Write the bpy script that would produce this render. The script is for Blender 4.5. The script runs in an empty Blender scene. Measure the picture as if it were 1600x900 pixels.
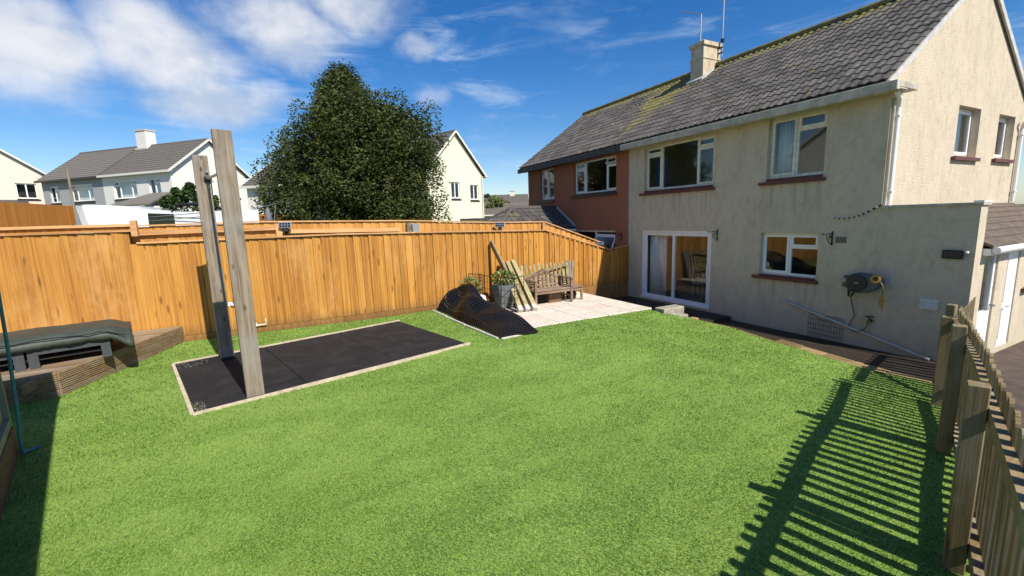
import bpy, bmesh, math, random
import numpy as np
from mathutils import Vector, Matrix, noise
random.seed(7); rng = np.random.default_rng(7)
scene = bpy.context.scene
COL = scene.collection
R = math.radians

# ------------------------------------------------------------------ camera
CAMH = 2.3
cam = bpy.data.cameras.new('camera'); camo = bpy.data.objects.new('camera', cam); COL.objects.link(camo)
_yaw, _pit, _rol = R(180-27.188), R(8.99), R(1.893)
fw = Vector((math.cos(_yaw)*math.cos(_pit), math.sin(_yaw)*math.cos(_pit), -math.sin(_pit)))
rt = Vector((math.sin(_yaw), -math.cos(_yaw), 0)); dn = fw.cross(rt)
r2 = math.cos(_rol)*rt + math.sin(_rol)*dn; d2 = -math.sin(_rol)*rt + math.cos(_rol)*dn
m = Matrix((r2, -d2, -fw)).transposed().to_4x4(); m.translation = (0, 0, CAMH)
camo.matrix_world = m
cam.sensor_width = 36; cam.lens = 685.7/1600*36; cam.clip_start = .05; cam.clip_end = 3000
scene.camera = camo

# ------------------------------------------------------------------ sky, sun, exposure
SUN_AZ, SUN_EL = R(13.0), R(46.0)
sdir = Vector((math.cos(SUN_EL)*math.cos(SUN_AZ), math.cos(SUN_EL)*math.sin(SUN_AZ), math.sin(SUN_EL)))
sun = bpy.data.lights.new('sun', 'SUN'); suno = bpy.data.objects.new('sun', sun); COL.objects.link(suno)
sun.energy = 5.0; sun.angle = R(.53); sun.color = (1, .95, .86)
suno.rotation_euler = sdir.to_track_quat('Z', 'Y').to_euler(); suno.location = sdir*40
world = bpy.data.worlds.new('World'); scene.world = world; world.use_nodes = True
scene.view_settings.view_transform = 'Standard'; scene.view_settings.look = 'None'
scene.view_settings.exposure = 0.42; scene.view_settings.gamma = 1.0
scene.render.engine = 'CYCLES'
SKY_STRENGTH = .088

class NT:
    def __init__(s, nt): s.nt = nt; nt.nodes.clear()
    def n(s, t, ins=None, **kw):
        nd = s.nt.nodes.new(t)
        for k, v in kw.items(): setattr(nd, k, v)
        for k, v in (ins or {}).items(): s.put(nd.inputs[k], v)
        return nd
    def put(s, sock, v):
        if isinstance(v, bpy.types.NodeSocket): s.nt.links.new(v, sock)
        elif hasattr(v, 'outputs'): s.nt.links.new(v.outputs[0], sock)
        else:
            if isinstance(v, (tuple, list)) and len(v) == 3 and sock.type == 'RGBA': v = (*v, 1)
            sock.default_value = v
    def math(s, op, a, b=None, c=None, clamp=False):
        nd = s.nt.nodes.new('ShaderNodeMath'); nd.operation = op; nd.use_clamp = clamp
        s.put(nd.inputs[0], a)
        if b is not None: s.put(nd.inputs[1], b)
        if c is not None: s.put(nd.inputs[2], c)
        return nd.outputs[0]
    def vmath(s, op, a, b=None, out=0):
        nd = s.nt.nodes.new('ShaderNodeVectorMath'); nd.operation = op
        s.put(nd.inputs[0], a)
        if b is not None: s.put(nd.inputs[1], b)
        return nd.outputs[out]
    def ramp(s, fac, lo, hi, a=0., b=1., kind='SMOOTHSTEP'):
        nd = s.nt.nodes.new('ShaderNodeMapRange'); nd.interpolation_type = kind
        s.put(nd.inputs[0], fac)
        for i, v in enumerate((lo, hi, a, b)): s.put(nd.inputs[1+i], v)
        return nd.outputs[0]
    def mix(s, fac, a, b):
        nd = s.nt.nodes.new('ShaderNodeMix'); nd.data_type = 'RGBA'
        s.put(nd.inputs[0], fac); s.put(nd.inputs[6], a); s.put(nd.inputs[7], b)
        return nd.outputs[2]
    def noise(s, vec, scale, detail=4, rough=.55, dist=0.):
        nd = s.nt.nodes.new('ShaderNodeTexNoise')
        if vec is not None: s.put(nd.inputs['Vector'], vec)
        nd.inputs['Scale'].default_value = scale; nd.inputs['Detail'].default_value = detail
        nd.inputs['Roughness'].default_value = rough; nd.inputs['Distortion'].default_value = dist
        return nd.outputs[0]
    def map(s, vec, scale=(1, 1, 1), rot=(0, 0, 0), loc=(0, 0, 0)):
        nd = s.nt.nodes.new('ShaderNodeMapping'); s.put(nd.inputs[0], vec)
        nd.inputs['Scale'].default_value = scale; nd.inputs['Rotation'].default_value = rot; nd.inputs['Location'].default_value = loc
        return nd.outputs[0]

W = NT(world.node_tree)
sky = W.n('ShaderNodeTexSky', sky_type='NISHITA', sun_disc=False, sun_elevation=SUN_EL, sun_rotation=R(90)-SUN_AZ,
          air_density=1.0, dust_density=.35, ozone_density=3.2, altitude=50)
tc = W.n('ShaderNodeTexCoord').outputs['Generated']
sep = W.n('ShaderNodeSeparateXYZ', {0: tc})
wn = W.n('ShaderNodeTexNoise', {'Vector': tc, 'Scale': 5.5, 'Detail': 6, 'Roughness': .6})
tw = W.vmath('ADD', tc, W.vmath('MULTIPLY', W.vmath('SUBTRACT', wn.outputs[1], (.5, .5, .5)), (.13, .13, .09)))
sw_ = W.n('ShaderNodeSeparateXYZ', {0: tw})
AZ = W.math('ARCTAN2', sw_.outputs[1], W.math('MULTIPLY', sw_.outputs[0], -1.)); EL = W.math('ARCSINE', W.math('MINIMUM', W.math('MAXIMUM', sw_.outputs[2], -1.), 1.))
cov = None
# cumulus masses round the sky: bearing, height, half widths (degrees), weight
for (ca, ce, ra, re_, wt) in [(-19, 15.5, 9, 6.5, 1.), (-9, 17, 9, 6, 1.), (2, 20.5, 9, 4.6, 1.), (10, 23.5, 7, 4, .9), (-5, 13, 8.5, 3.2, .95), (15.8, 20, 3.2, 2.0, .62), (7.5, 15.6, 2.4, 2.0, .6), (18, 14.5, 4, 1.6, .45),
                              (-38, 22, 14, 7, 1.), (-70, 16, 16, 5, .9), (-115, 24, 18, 9, 1.), (-160, 14, 20, 6, .9), (120, 20, 18, 7, .95), (160, 33, 14, 9, .9), (80, 40, 12, 8, .8), (-60, 48, 16, 9, .8)]:
    qx = W.math('DIVIDE', W.math('SUBTRACT', AZ, R(ca)), R(ra)); qy = W.math('DIVIDE', W.math('SUBTRACT', EL, R(ce)), R(re_))
    rr = W.math('SQRT', W.math('ADD', W.math('MULTIPLY', qx, qx), W.math('MULTIPLY', qy, qy)))
    b = W.math('MULTIPLY', W.ramp(rr, 1.35, .15), wt)
    cov = b if cov is None else W.math('MAXIMUM', cov, b)
fl = W.map(tc, scale=(1, 1, 1.5))
fb = W.noise(fl, 6.5, 9, .53); fb2 = W.noise(tc, 3.0, 3, .5)
dens = W.math('ADD', cov, W.math('MULTIPLY', W.math('SUBTRACT', fb, .5), 1.15))
cl = W.ramp(dens, .2, 1.12)
# thin streaks of high cloud
st = W.noise(W.map(tc, scale=(2.0, 2.0, 9.0), rot=(.25, .12, 0)), 2.6, 8, .62, .5)
wisp = W.math('MULTIPLY', W.ramp(st, .47, .78), W.math('MULTIPLY', W.ramp(fb2, .36, .6), .5))
low = W.ramp(sep.outputs[2], .0, .2, .22, 0.)
lit = W.noise(W.vmath('ADD', fl, (.03, .0, -.04)), 6.5, 4, .5)
shade = W.ramp(W.math('SUBTRACT', fb, lit), -.16, .14)
ccol = W.mix(shade, (5.0, 5.6, 6.5), (7.7, 7.8, 8.0))
skyc = W.n('ShaderNodeHueSaturation', {'Hue': .508, 'Saturation': 1.38, 'Value': 1.14, 'Color': sky.outputs[0]}).outputs[0]
c1 = W.mix(W.math('MAXIMUM', wisp, low), skyc, (6.0, 7.2, 8.6))
c2 = W.mix(W.math('MULTIPLY', cl, .9), c1, ccol)
bg = W.n('ShaderNodeBackground', {'Color': c2, 'Strength': SKY_STRENGTH})
W.n('ShaderNodeOutputWorld', {0: bg.outputs[0]})

# ------------------------------------------------------------------ materials
MATS = {}
def mat(name):
    mm = bpy.data.materials.new(name); mm.use_nodes = True; MATS[name] = mm
    return mm, NT(mm.node_tree)
def finish(N, col, rough=.6, bump=None, bstr=.3, bdist=.01, spec=.4, metal=0., extra=None):
    ins = {'Base Color': col, 'Roughness': rough, 'Metallic': metal, 'Specular IOR Level': spec}
    if bump is not None:
        ins['Normal'] = N.n('ShaderNodeBump', {'Height': bump, 'Strength': bstr, 'Distance': bdist}).outputs[0]
    ins.update(extra or {})
    b = N.n('ShaderNodeBsdfPrincipled', ins)
    N.n('ShaderNodeOutputMaterial', {0: b.outputs[0]})
    return b
def objc(N):
    "object coordinates pushed apart by the object's random number"
    t = N.n('ShaderNodeTexCoord').outputs['Object']
    r = N.n('ShaderNodeObjectInfo').outputs['Random']
    k = N.n('ShaderNodeCombineXYZ', {0: N.math('MULTIPLY', r, 37.), 1: N.math('MULTIPLY', r, 91.), 2: N.math('MULTIPLY', r, 53.)})
    return N.vmath('ADD', t, k.outputs[0]), r
def plain(name, c, rough=.5, var=.12, scale=9., spec=.4, metal=0., bstr=.15):
    mm, N = mat(name); v, r = objc(N)
    nz = N.noise(v, scale, 6, .6)
    d = tuple(x*(1-var) for x in c); l = tuple(min(1, x*(1+var)) for x in c)
    finish(N, N.mix(N.ramp(nz, .3, .7), d, l), rough, nz, bstr, .004, spec, metal)
    return mm
def wood(name, dark, light, axis=2, rough=.7, freq=22., rnd=.35, knots=.5, bstr=.35, grey=None, stain=None, soil=False):
    mm, N = mat(name); v, r = objc(N)
    sc = [freq, freq, freq]; sc[axis] = freq*.05
    g = N.noise(N.map(v, scale=sc), 1.0, 5, .6, .5)
    sc2 = [freq*4, freq*4, freq*4]; sc2[axis] = freq*.12
    g2 = N.noise(N.map(v, scale=sc2), 1.0, 3, .6)
    f = N.math('ADD', N.math('MULTIPLY', N.ramp(g, .3, .7), .7), N.math('MULTIPLY', g2, .3))
    f = N.math('ADD', f, N.math('MULTIPLY', N.math('SUBTRACT', r, .5), rnd*2), clamp=True)
    col = N.mix(f, dark, light)
    if knots:
        ks = [7., 7., 7.]; ks[axis] = 3.0
        vo = N.n('ShaderNodeTexVoronoi', {'Vector': N.map(v, scale=ks), 'Scale': 1.0, 'Randomness': 1.0})
        kn = N.math('MULTIPLY', N.ramp(vo.outputs['Distance'], .2, .06), knots)
        col = N.mix(kn, col, tuple(x*.38 for x in dark))
    if grey:
        col = N.mix(N.math('MULTIPLY', N.ramp(N.noise(v, 1.7, 4, .6), .45, .68), .7), col, grey)
    if stain:
        pos = N.n('ShaderNodeNewGeometry').outputs['Position']
        s1 = N.noise(N.map(pos, scale=(1., 1.1, .5)), 1.3, 6, .68)
        col = N.mix(N.math('MULTIPLY', N.ramp(s1, .5, .72), .55), col, stain)
    if soil:    # earth splashed on the foot of the boards
        z = N.n('ShaderNodeSeparateXYZ', {0: N.n('ShaderNodeNewGeometry').outputs['Position']}).outputs[2]
        s2 = N.ramp(N.math('ADD', z, N.math('MULTIPLY', N.noise(v, 3.0, 5, .7), -.55)), .12, -.28)
        col = N.mix(N.math('MULTIPLY', s2, .6), col, (.10, .065, .035))
    finish(N, col, rough, g2, bstr, .004, .3)
    return mm

FENCE = wood('stained_fence_wood', (.285, .112, .018), (.56, .270, .052), rnd=.27, knots=.75, stain=(.60, .33, .11), soil=True)
FENCE2 = wood('stained_rear_fence_wood', (.36, .155, .032), (.60, .31, .085), rnd=.3, knots=.45)
CAPW = wood('fence_cap_wood', (.40, .19, .07), (.66, .38, .17), axis=1, rnd=.3, knots=.3)
OFENCE = wood('orange_fence_wood', (.42, .14, .016), (.58, .225, .03), rnd=.3, knots=.7)
GREYW = wood('weathered_grey_timber', (.080, .058, .038), (.32, .255, .185), rnd=.1, knots=.8, freq=26, grey=(.26, .235, .205), bstr=.9)
PICK = wood('green_treated_timber', (.15, .105, .048), (.33, .245, .125), rnd=.25, knots=.45, grey=(.27, .25, .17))
PICKX = wood('green_treated_timber_rail', (.15, .105, .048), (.33, .245, .125), axis=1, rnd=.2, knots=.35, grey=(.30, .29, .22))
PALE = wood('pale_treated_timber', (.19, .15, .065), (.43, .36, .19), rnd=.25, knots=.4, freq=30)
TEAK = wood('weathered_teak', (.13, .075, .045), (.32, .21, .145), axis=1, rnd=.25, knots=.2, grey=(.30, .25, .21))
DECKW = wood('weathered_decking', (.15, .095, .05), (.34, .24, .15), axis=1, rnd=.25, knots=.3, freq=30, grey=(.32, .27, .21))
DECKX = wood('weathered_decking_cross', (.17, .105, .05), (.36, .25, .14), axis=0, rnd=.25, knots=.3, freq=30, grey=(.32, .27, .2))
DARKDECK = wood('dark_damp_decking', (.020, .015, .011), (.055, .042, .030), axis=0, rnd=.3, knots=.2, rough=.55)
SLEEPER = wood('oiled_sleeper', (.14, .092, .038), (.36, .25, .12), axis=0, rnd=.4, knots=.3)
SHEDW = wood('dark_shed_board', (.10, .055, .03), (.2, .12, .065), axis=0, rnd=.3, knots=.4)
SHEDG = plain('sage_green_paint', (.22, .24, .17), .6, .15, 6)
WHITE = plain('white_upvc', (.80, .80, .78), .3, .03, 6, bstr=.03)
WHITEOLD = plain('weathered_white_upvc', (.66, .63, .55), .42, .16, 14, bstr=.05)
SILL = plain('dark_red_sill_paint', (.115, .034, .027), .5, .3, 14)
SILLD = plain('dark_brown_sill_paint', (.045, .026, .022), .5, .3, 14)
BLACKM = plain('black_painted_iron', (.012, .011, .011), .5, .2, 30)
WIRE = plain('grey_wire', (.10, .10, .095), .45, .2, 30, metal=.6)
STEEL = plain('galvanised_steel', (.42, .43, .44), .4, .12, 30, metal=.8)
def rubber_mat_():
    mm, N = mat('black_rubber'); pos = N.n('ShaderNodeNewGeometry').outputs['Position']
    n = N.noise(pos, 2.6, 6, .68, .6); n2 = N.noise(pos, 120, 3, .6); n3 = N.noise(N.map(pos, scale=(1, 3.5, 1), rot=(0, 0, .8)), 3.0, 5, .7)
    col = N.mix(N.math('MULTIPLY', N.ramp(n, .42, .72), .55), (.017, .017, .0175), (.042, .041, .039))
    col = N.mix(N.math('MULTIPLY', N.ramp(n3, .56, .74), .35), col, (.065, .060, .052))
    finish(N, col, .78, n2, .35, .004, .2); return mm
RUBBER = rubber_mat_()
PLASTIC = plain('black_plastic_grid', (.009, .010, .012), .30, .2, 12)
POTM = plain('grey_pot', (.14, .15, .15), .6, .12, 5)
RATTAN = plain('dark_grey_rattan', (.055, .06, .066), .55, .3, 60, bstr=.8)
COVERM = plain('charcoal_waterproof_cover', (.040, .050, .040), .6, .18, 3, bstr=.5)
TARP = plain('white_tarpaulin', (.72, .73, .72), .4, .08, 3)
BOARDW = plain('white_board', (.76, .76, .74), .5, .05, 3)
REEL = plain('slate_blue_plastic', (.075, .082, .10), .42, .08, 6)
REELD = plain('dark_reel_disc', (.022, .023, .026), .4, .1, 6)
YEL = plain('ochre_plastic', (.42, .22, .035), .45, .12, 20)
HOSE = plain('olive_hose', (.16, .145, .075), .5, .15, 20)
BRASS = plain('tarnished_brass', (.26, .15, .05), .4, .2, 20, metal=.7)
PIPE = plain('grey_plastic_pipe', (.50, .455, .38), .45, .08, 6)
TEAL = plain('teal_hose', (.05, .19, .21), .45, .12, 20)
SOLARP = plain('solar_panel_cells', (.012, .014, .03), .15, .2, 20, spec=.7)
SOLARG = plain('solar_light_grey', (.30, .31, .31), .45, .1, 10)
CURT = plain('grey_curtain', (.74, .74, .72), .8, .08, 6)
CLOTHM = plain('cream_tablecloth', (.55, .48, .32), .8, .06, 6)
INTER = plain('interior_plaster', (.42, .38, .32), .8, .05, 3)
DARKI = plain('dark_interior', (.022, .021, .021), .8, .1, 3)
PARA = plain('grey_parasol_cloth', (.13, .135, .14), .7, .1, 6)
FASC = plain('weathered_fascia', (.43, .39, .31), .6, .25, 5)
FASCD = plain('dark_fascia', (.06, .05, .045), .6, .25, 5)
LEAD = plain('pale_lead_flashing', (.5, .48, .44), .55, .15, 8)
POTTER = plain('terracotta_chimney_pot', (.48, .42, .33), .7, .2, 10)
KERB = plain('pale_concrete', (.50, .46, .40), .8, .15, 14, bstr=.5)
KERBD = plain('mossy_kerb_stone', (.33, .30, .235), .85, .3, 9, bstr=.7)
CONCD = plain('dark_concrete_yard', (.075, .052, .038), .8, .3, 4, bstr=.5)
EDGE = plain('pale_edging_timber', (.50, .42, .30), .7, .2, 12)
SOIL = plain('terrain_soil', (.10, .12, .05), .9, .3, .6)
BARK = plain('bark', (.07, .05, .035), .85, .3, 12, bstr=.8)
GRIDBACK = plain('grey_grid_backing', (.075, .072, .068), .8, .2, 9)
FELT = plain('brown_felt_roof', (.115, .085, .062), .85, .35, 8, bstr=.8)
WHITEFL = plain('white_petal', (.75, .74, .66), .6, .05, 9)
BLUEBL = plain('blue_fabric', (.03, .06, .16), .8, .1, 6)

def render_wall(name, base, dirt, dirt2, grain=70., streak=.55, moss=None, sills=()):
    "cement render: rough grain, rain streaks and blotches"
    mm, N = mat(name)
    pos = N.n('ShaderNodeNewGeometry').outputs['Position']
    n1 = N.noise(pos, .9, 6, .65); n2 = N.noise(N.map(pos, scale=(2.6, 2.6, .75)), 1.0, 7, .72); n3 = N.noise(pos, grain, 3, .6)
    n4 = N.noise(N.map(pos, scale=(1, 1, 3.0)), grain*.28, 4, .6)
    col = N.mix(N.math('MULTIPLY', N.ramp(n2, .45, .75), streak), base, dirt)
    col = N.mix(N.math('MULTIPLY', N.ramp(n1, .48, .72), streak*.8), col, dirt2)
    col = N.mix(N.math('MULTIPLY', N.ramp(n3, .35, .7), .22), col, tuple(x*.6 for x in base))
    n5 = N.noise(N.map(pos, scale=(1, 1, .7)), 7.5, 6, .7)
    col = N.mix(N.math('MULTIPLY', N.ramp(n5, .47, .68), streak*.75), col, dirt)
    if moss:
        z = N.n('ShaderNodeSeparateXYZ', {0: pos}).outputs[2]
        col = N.mix(N.math('MULTIPLY', N.ramp(N.math('ADD', z, N.math('MULTIPLY', n1, 1.6)), 1.3, -.2), .5), col, moss)
    if sills:   # run-off stains below the sills
        sp = N.n('ShaderNodeSeparateXYZ', {0: pos}); runs = N.ramp(N.noise(N.map(pos, scale=(9., 9., .5)), 1.0, 5, .65), .44, .68)
        for x0, x1, zs in sills:
            k = N.math('MULTIPLY', N.math('MULTIPLY', N.ramp(sp.outputs[0], x0, x0+.15), N.ramp(sp.outputs[0], x1, x1-.15)), N.math('MULTIPLY', N.ramp(sp.outputs[2], zs-1.1, zs-.05), N.math('LESS_THAN', sp.outputs[2], zs)))
            col = N.mix(N.math('MULTIPLY', N.math('MULTIPLY', k, runs), .5), col, tuple(x*.45 for x in base))
    h = N.math('ADD', n3, N.math('MULTIPLY', n4, 1.2))
    finish(N, col, .88, h, .7, .016, .15)
    return mm
CREAM = render_wall('cream_render', (.63, .54, .405), (.40, .325, .225), (.47, .405, .30), streak=.58, moss=(.42, .385, .25), sills=((-10.5, -7.75, 2.86), (-6.65, -5.1, 2.86), (-6.7, -5.1, .70)))
TERRA = render_wall('terracotta_render', (.40, .155, .085), (.30, .11, .06), (.36, .16, .10), streak=.4)
CHIM = render_wall('stained_chimney_render', (.62, .54, .40), (.42, .27, .13), (.30, .23, .15), streak=.8)
FWHITE = render_wall('white_far_render', (.74, .72, .66), (.66, .63, .56), (.70, .67, .6), grain=20, streak=.4)
FGREY = render_wall('grey_far_render', (.36, .36, .36), (.32, .32, .32), (.34, .34, .34), grain=20, streak=.4)
FCREAM = render_wall('cream_far_render', (.70, .64, .54), (.62, .56, .46), (.66, .6, .5), grain=20, streak=.4)
FYEL = render_wall('pale_yellow_far_render', (.74, .72, .54), (.56, .54, .40), (.68, .66, .5), grain=20, streak=.5)

def tile_mat(name, base, lite, moss=True):
    mm, N = mat(name)
    pos = N.n('ShaderNodeNewGeometry').outputs['Position']; rn = N.n('ShaderNodeObjectInfo').outputs['Random']
    n = N.noise(pos, 26., 5, .65); n2 = N.noise(pos, 6., 4, .6)
    f = N.math('ADD', N.math('MULTIPLY', N.ramp(n, .3, .72), .75), N.math('MULTIPLY', N.math('SUBTRACT', rn, .4), .55), clamp=True)
    col = N.mix(f, base, lite)
    col = N.mix(N.math('MULTIPLY', N.ramp(n2, .62, .74), .6), col, (.42, .39, .33))
    if moss:
        s = N.n('ShaderNodeSeparateXYZ', {0: pos})
        # lichen below the chimney and along the ridge
        dx = N.math('DIVIDE', N.math('SUBTRACT', s.outputs[0], -11.6), 1.5)
        a = N.math('SUBTRACT', 1.0, N.math('ABSOLUTE', dx))
        a = N.math('ADD', a, N.math('MULTIPLY', N.math('SUBTRACT', s.outputs[2], 6.1), .55))
        rd = N.ramp(s.outputs[2], 6.55, 7.05)
        big = N.noise(pos, 2.2, 5, .65)
        k = N.math('ADD', N.math('MAXIMUM', N.math('MULTIPLY', a, .62), N.math('MULTIPLY', rd, .55)), N.math('MULTIPLY', N.math('SUBTRACT', big, .5), 1.9))
        k = N.math('MULTIPLY', N.ramp(k, .12, .6), N.ramp(n, .3, .55, .45, 1.))
        col = N.mix(N.math('MULTIPLY', k, .72), col, (.22, .19, .04))
    finish(N, col, .82, n, .5, .01, .25)
    return mm
TILE = tile_mat('concrete_roof_tile', (.055, .049, .044), (.150, .137, .124))
TILEF = tile_mat('far_roof_tile', (.10, .088, .074), (.19, .17, .15), moss=False)

def glass_mat():
    mm, N = mat('window_glass')
    ge = N.n('ShaderNodeNewGeometry')
    c = N.math('ABSOLUTE', N.vmath('DOT_PRODUCT', ge.outputs['Incoming'], ge.outputs['Normal'], out=1))
    fr = N.math('ADD', .045, N.math('MULTIPLY', N.math('POWER', N.math('SUBTRACT', 1.0, c), 5.0), .95), clamp=True)
    t = N.n('ShaderNodeBsdfTransparent', {'Color': (.93, .95, .945, 1)}); g = N.n('ShaderNodeBsdfGlossy', {'Color': (1, 1, 1, 1), 'Roughness': .012})
    mx = N.n('ShaderNodeMixShader', {0: fr, 1: t.outputs[0], 2: g.outputs[0]})
    N.n('ShaderNodeOutputMaterial', {0: mx.outputs[0]})
    return mm
GLASS = glass_mat()
def slab_mat():
    mm, N = mat('paving_slab'); v, r = objc(N)
    n = N.noise(v, 14, 6, .62); n2 = N.noise(v, 2.2, 4, .6)
    col = N.mix(N.ramp(n, .3, .75), (.53, .47, .385), (.70, .63, .53))
    col = N.mix(N.math('MULTIPLY', N.ramp(r, .76, .84), .42), col, (.60, .42, .36))
    col = N.mix(N.math('MULTIPLY', N.ramp(n2, .55, .75), .4), col, (.33, .28, .22))
    finish(N, col, .85, n, .35, .006, .25)
    return mm
SLAB = slab_mat()
def turf_mats():
    def patches(N):
        pos = N.n('ShaderNodeNewGeometry').outputs['Position']
        n1 = N.noise(N.map(pos, scale=(1.5, .8, 1), rot=(0, 0, .5)), 1.3, 5, .62, .4); n2 = N.noise(pos, .45, 3, .5)
        return pos, N.math('ADD', N.math('MULTIPLY', N.ramp(n1, .42, .59), .65), N.math('MULTIPLY', N.ramp(n2, .35, .65), .35))  # sheen and shade of the leaning pile, put into the turf colour
    mm, N = mat('turf_blades')
    a = N.n('ShaderNodeAttribute', attribute_name='tint').outputs['Fac']
    pos, pt_ = patches(N)
    c1 = N.mix(a, (.050, .138, .012), (.215, .350, .075)); c2 = N.mix(a, (.095, .215, .026), (.37, .525, .155))
    col = N.mix(pt_, c1, c2)
    col = N.mix(N.ramp(a, .86, .98), col, (.60, .68, .36))  # palest blades carry painted glints
    b = N.n('ShaderNodeBsdfPrincipled', {'Base Color': col, 'Roughness': .5, 'Specular IOR Level': .25})
    tr = N.n('ShaderNodeBsdfTranslucent', {'Color': col})
    mx = N.n('ShaderNodeMixShader', {0: .38, 1: b.outputs[0], 2: tr.outputs[0]})
    N.n('ShaderNodeOutputMaterial', {0: mx.outputs[0]})
    m2, N = mat('turf_backing')
    pos, pt_ = patches(N); n = N.noise(pos, 60, 4, .7)
    col = N.mix(N.ramp(n, .3, .7), (.075, .15, .016), (.25, .36, .075))
    col = N.mix(N.math('MULTIPLY', pt_, .5), col, (.26, .37, .075))
    finish(N, col, .8, n, .7, .015, .2)
    return mm, m2
TURF, TURFB = turf_mats()
def leaf_mat(name, dark, light, rough=.33, spec=.5):
    mm, N = mat(name)
    a = N.n('ShaderNodeAttribute', attribute_name='tint').outputs['Fac']
    col = N.mix(a, dark, light)
    b = N.n('ShaderNodeBsdfPrincipled', {'Base Color': col, 'Roughness': rough, 'Specular IOR Level': spec})
    tr = N.n('ShaderNodeBsdfTranslucent', {'Color': col})
    mx = N.n('ShaderNodeMixShader', {0: .18, 1: b.outputs[0], 2: tr.outputs[0]})
    N.n('ShaderNodeOutputMaterial', {0: mx.outputs[0]})
    return mm
LEAF = leaf_mat('glossy_evergreen_leaf', (.018, .034, .008), (.112, .130, .034), .48, .16)
LEAF2 = leaf_mat('shrub_leaf', (.02, .045, .012), (.07, .11, .03), .5, .2)
LEAF3 = leaf_mat('pale_leaf', (.10, .13, .035), (.30, .32, .11), .5, .3)
LEAF4 = leaf_mat('planter_leaf', (.05, .10, .012), (.22, .28, .05), .45)

# ------------------------------------------------------------------ mesh helpers
class MB:
    def __init__(s): s.v = []; s.f = []
    def add(s, vs, fs):
        o = len(s.v); s.v += [tuple(p) for p in vs]; s.f += [tuple(i+o for i in f) for f in fs]; return s
    def hexa(s, c):
        return s.add(c, [(0, 3, 2, 1), (4, 5, 6, 7), (0, 1, 5, 4), (1, 2, 6, 5), (2, 3, 7, 6), (3, 0, 4, 7)])
    def box(s, x0, x1, y0, y1, z0, z1):
        return s.hexa([(x0, y0, z0), (x1, y0, z0), (x1, y1, z0), (x0, y1, z0), (x0, y0, z1), (x1, y0, z1), (x1, y1, z1), (x0, y1, z1)])
    def tbox(s, T, u0, u1, d0, d1, z0, z1):
        return s.hexa([T(u0, d0, z0), T(u1, d0, z0), T(u1, d1, z0), T(u0, d1, z0), T(u0, d0, z1), T(u1, d0, z1), T(u1, d1, z1), T(u0, d1, z1)])
    def beam(s, p, q, w, h, up=(0, 0, 1)):
        p = Vector(p); q = Vector(q); d = (q-p).normalized(); up = Vector(up)
        a = d.cross(up)
        if a.length < 1e-4: a = d.cross(Vector((1, 0, 0)))
        a.normalize(); b = a.cross(d).normalized(); a = a*w/2; b = b*h/2
        return s.hexa([p-a-b, p+a-b, q+a-b, q-a-b, p-a+b, p+a+b, q+a+b, q-a+b])
    def tube(s, pts, r, n=8, caps=True):
        pts = [Vector(p) for p in pts]; rs = r if isinstance(r, (list, tuple)) else [r]*len(pts)
        o = len(s.v); prev = None
        for i, p in enumerate(pts):
            d = (pts[min(i+1, len(pts)-1)]-pts[max(i-1, 0)]).normalized()
            if prev is None: a = d.cross(Vector((0, 0, 1)) if abs(d.z) < .9 else Vector((1, 0, 0)))
            else: a = prev - d*prev.dot(d)
            a.normalize(); prev = a; b = d.cross(a)
            for k in range(n):
                t = 2*math.pi*k/n; s.v.append(tuple(p+(a*math.cos(t)+b*math.sin(t))*rs[i]))
        for i in range(len(pts)-1):
            for k in range(n):
                k2 = (k+1) % n
                s.f.append((o+i*n+k, o+i*n+k2, o+(i+1)*n+k2, o+(i+1)*n+k))
        if caps:
            s.f.append(tuple(o+k for k in reversed(range(n)))); e = o+(len(pts)-1)*n
            s.f.append(tuple(e+k for k in range(n)))
        return s
    def prism(s, poly, off):
        "poly: 3-D points, extruded by off"
        n = len(poly); off = Vector(off); a = [Vector(p) for p in poly]; b = [p+off for p in a]
        return s.add(a+b, [tuple(reversed(range(n))), tuple(range(n, 2*n))]+[(i, (i+1) % n, n+(i+1) % n, n+i) for i in range(n)])
    def lathe(s, c, prof, n=16, axis=(0, 0, 1)):
        ax = Vector(axis).normalized(); a = ax.cross(Vector((1, 0, 0)) if abs(ax.x) < .9 else Vector((0, 1, 0))).normalized(); b = ax.cross(a)
        o = len(s.v); c = Vector(c)
        for r, z in prof:
            for k in range(n):
                t = 2*math.pi*k/n; s.v.append(tuple(c+ax*z+(a*math.cos(t)+b*math.sin(t))*r))
        for i in range(len(prof)-1):
            for k in range(n): s.f.append((o+i*n+k, o+i*n+(k+1) % n, o+(i+1)*n+(k+1) % n, o+(i+1)*n+k))
        s.f.append(tuple(o+k for k in reversed(range(n)))); e = o+(len(prof)-1)*n; s.f.append(tuple(e+k for k in range(n)))
        return s
    def mesh(s, name, mt, origin=(0, 0, 0), smooth=False):
        me = bpy.data.meshes.new(name); o = Vector(origin)
        me.from_pydata([tuple(Vector(p)-o) for p in s.v], [], s.f); me.validate()
        bm = bmesh.new(); bm.from_mesh(me); bmesh.ops.recalc_face_normals(bm, faces=bm.faces); bm.to_mesh(me); bm.free()
        if mt: me.materials.append(mt)
        if smooth: me.polygons.foreach_set('use_smooth', [True]*len(me.polygons))
        return me
    def build(s, name, mt, parent=None, origin=None, smooth=False):
        "vertices are world coordinates; the object sits at origin (its thing's base by default)"
        if origin is None: origin = worldloc(parent) if parent else (0, 0, 0)
        o = bpy.data.objects.new(name, s.mesh(name, mt, origin, smooth)); COL.objects.link(o)
        if parent: o.parent = parent; o.location = Vector(origin)-worldloc(parent)
        else: o.location = origin
        return o
def worldloc(o):
    v = Vector((0, 0, 0))
    while o: v = v+o.location; o = o.parent
    return v
def empty(name, loc):
    o = bpy.data.objects.new(name, None); COL.objects.link(o); o.location = loc; o.empty_display_size = .1
    return o
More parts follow.
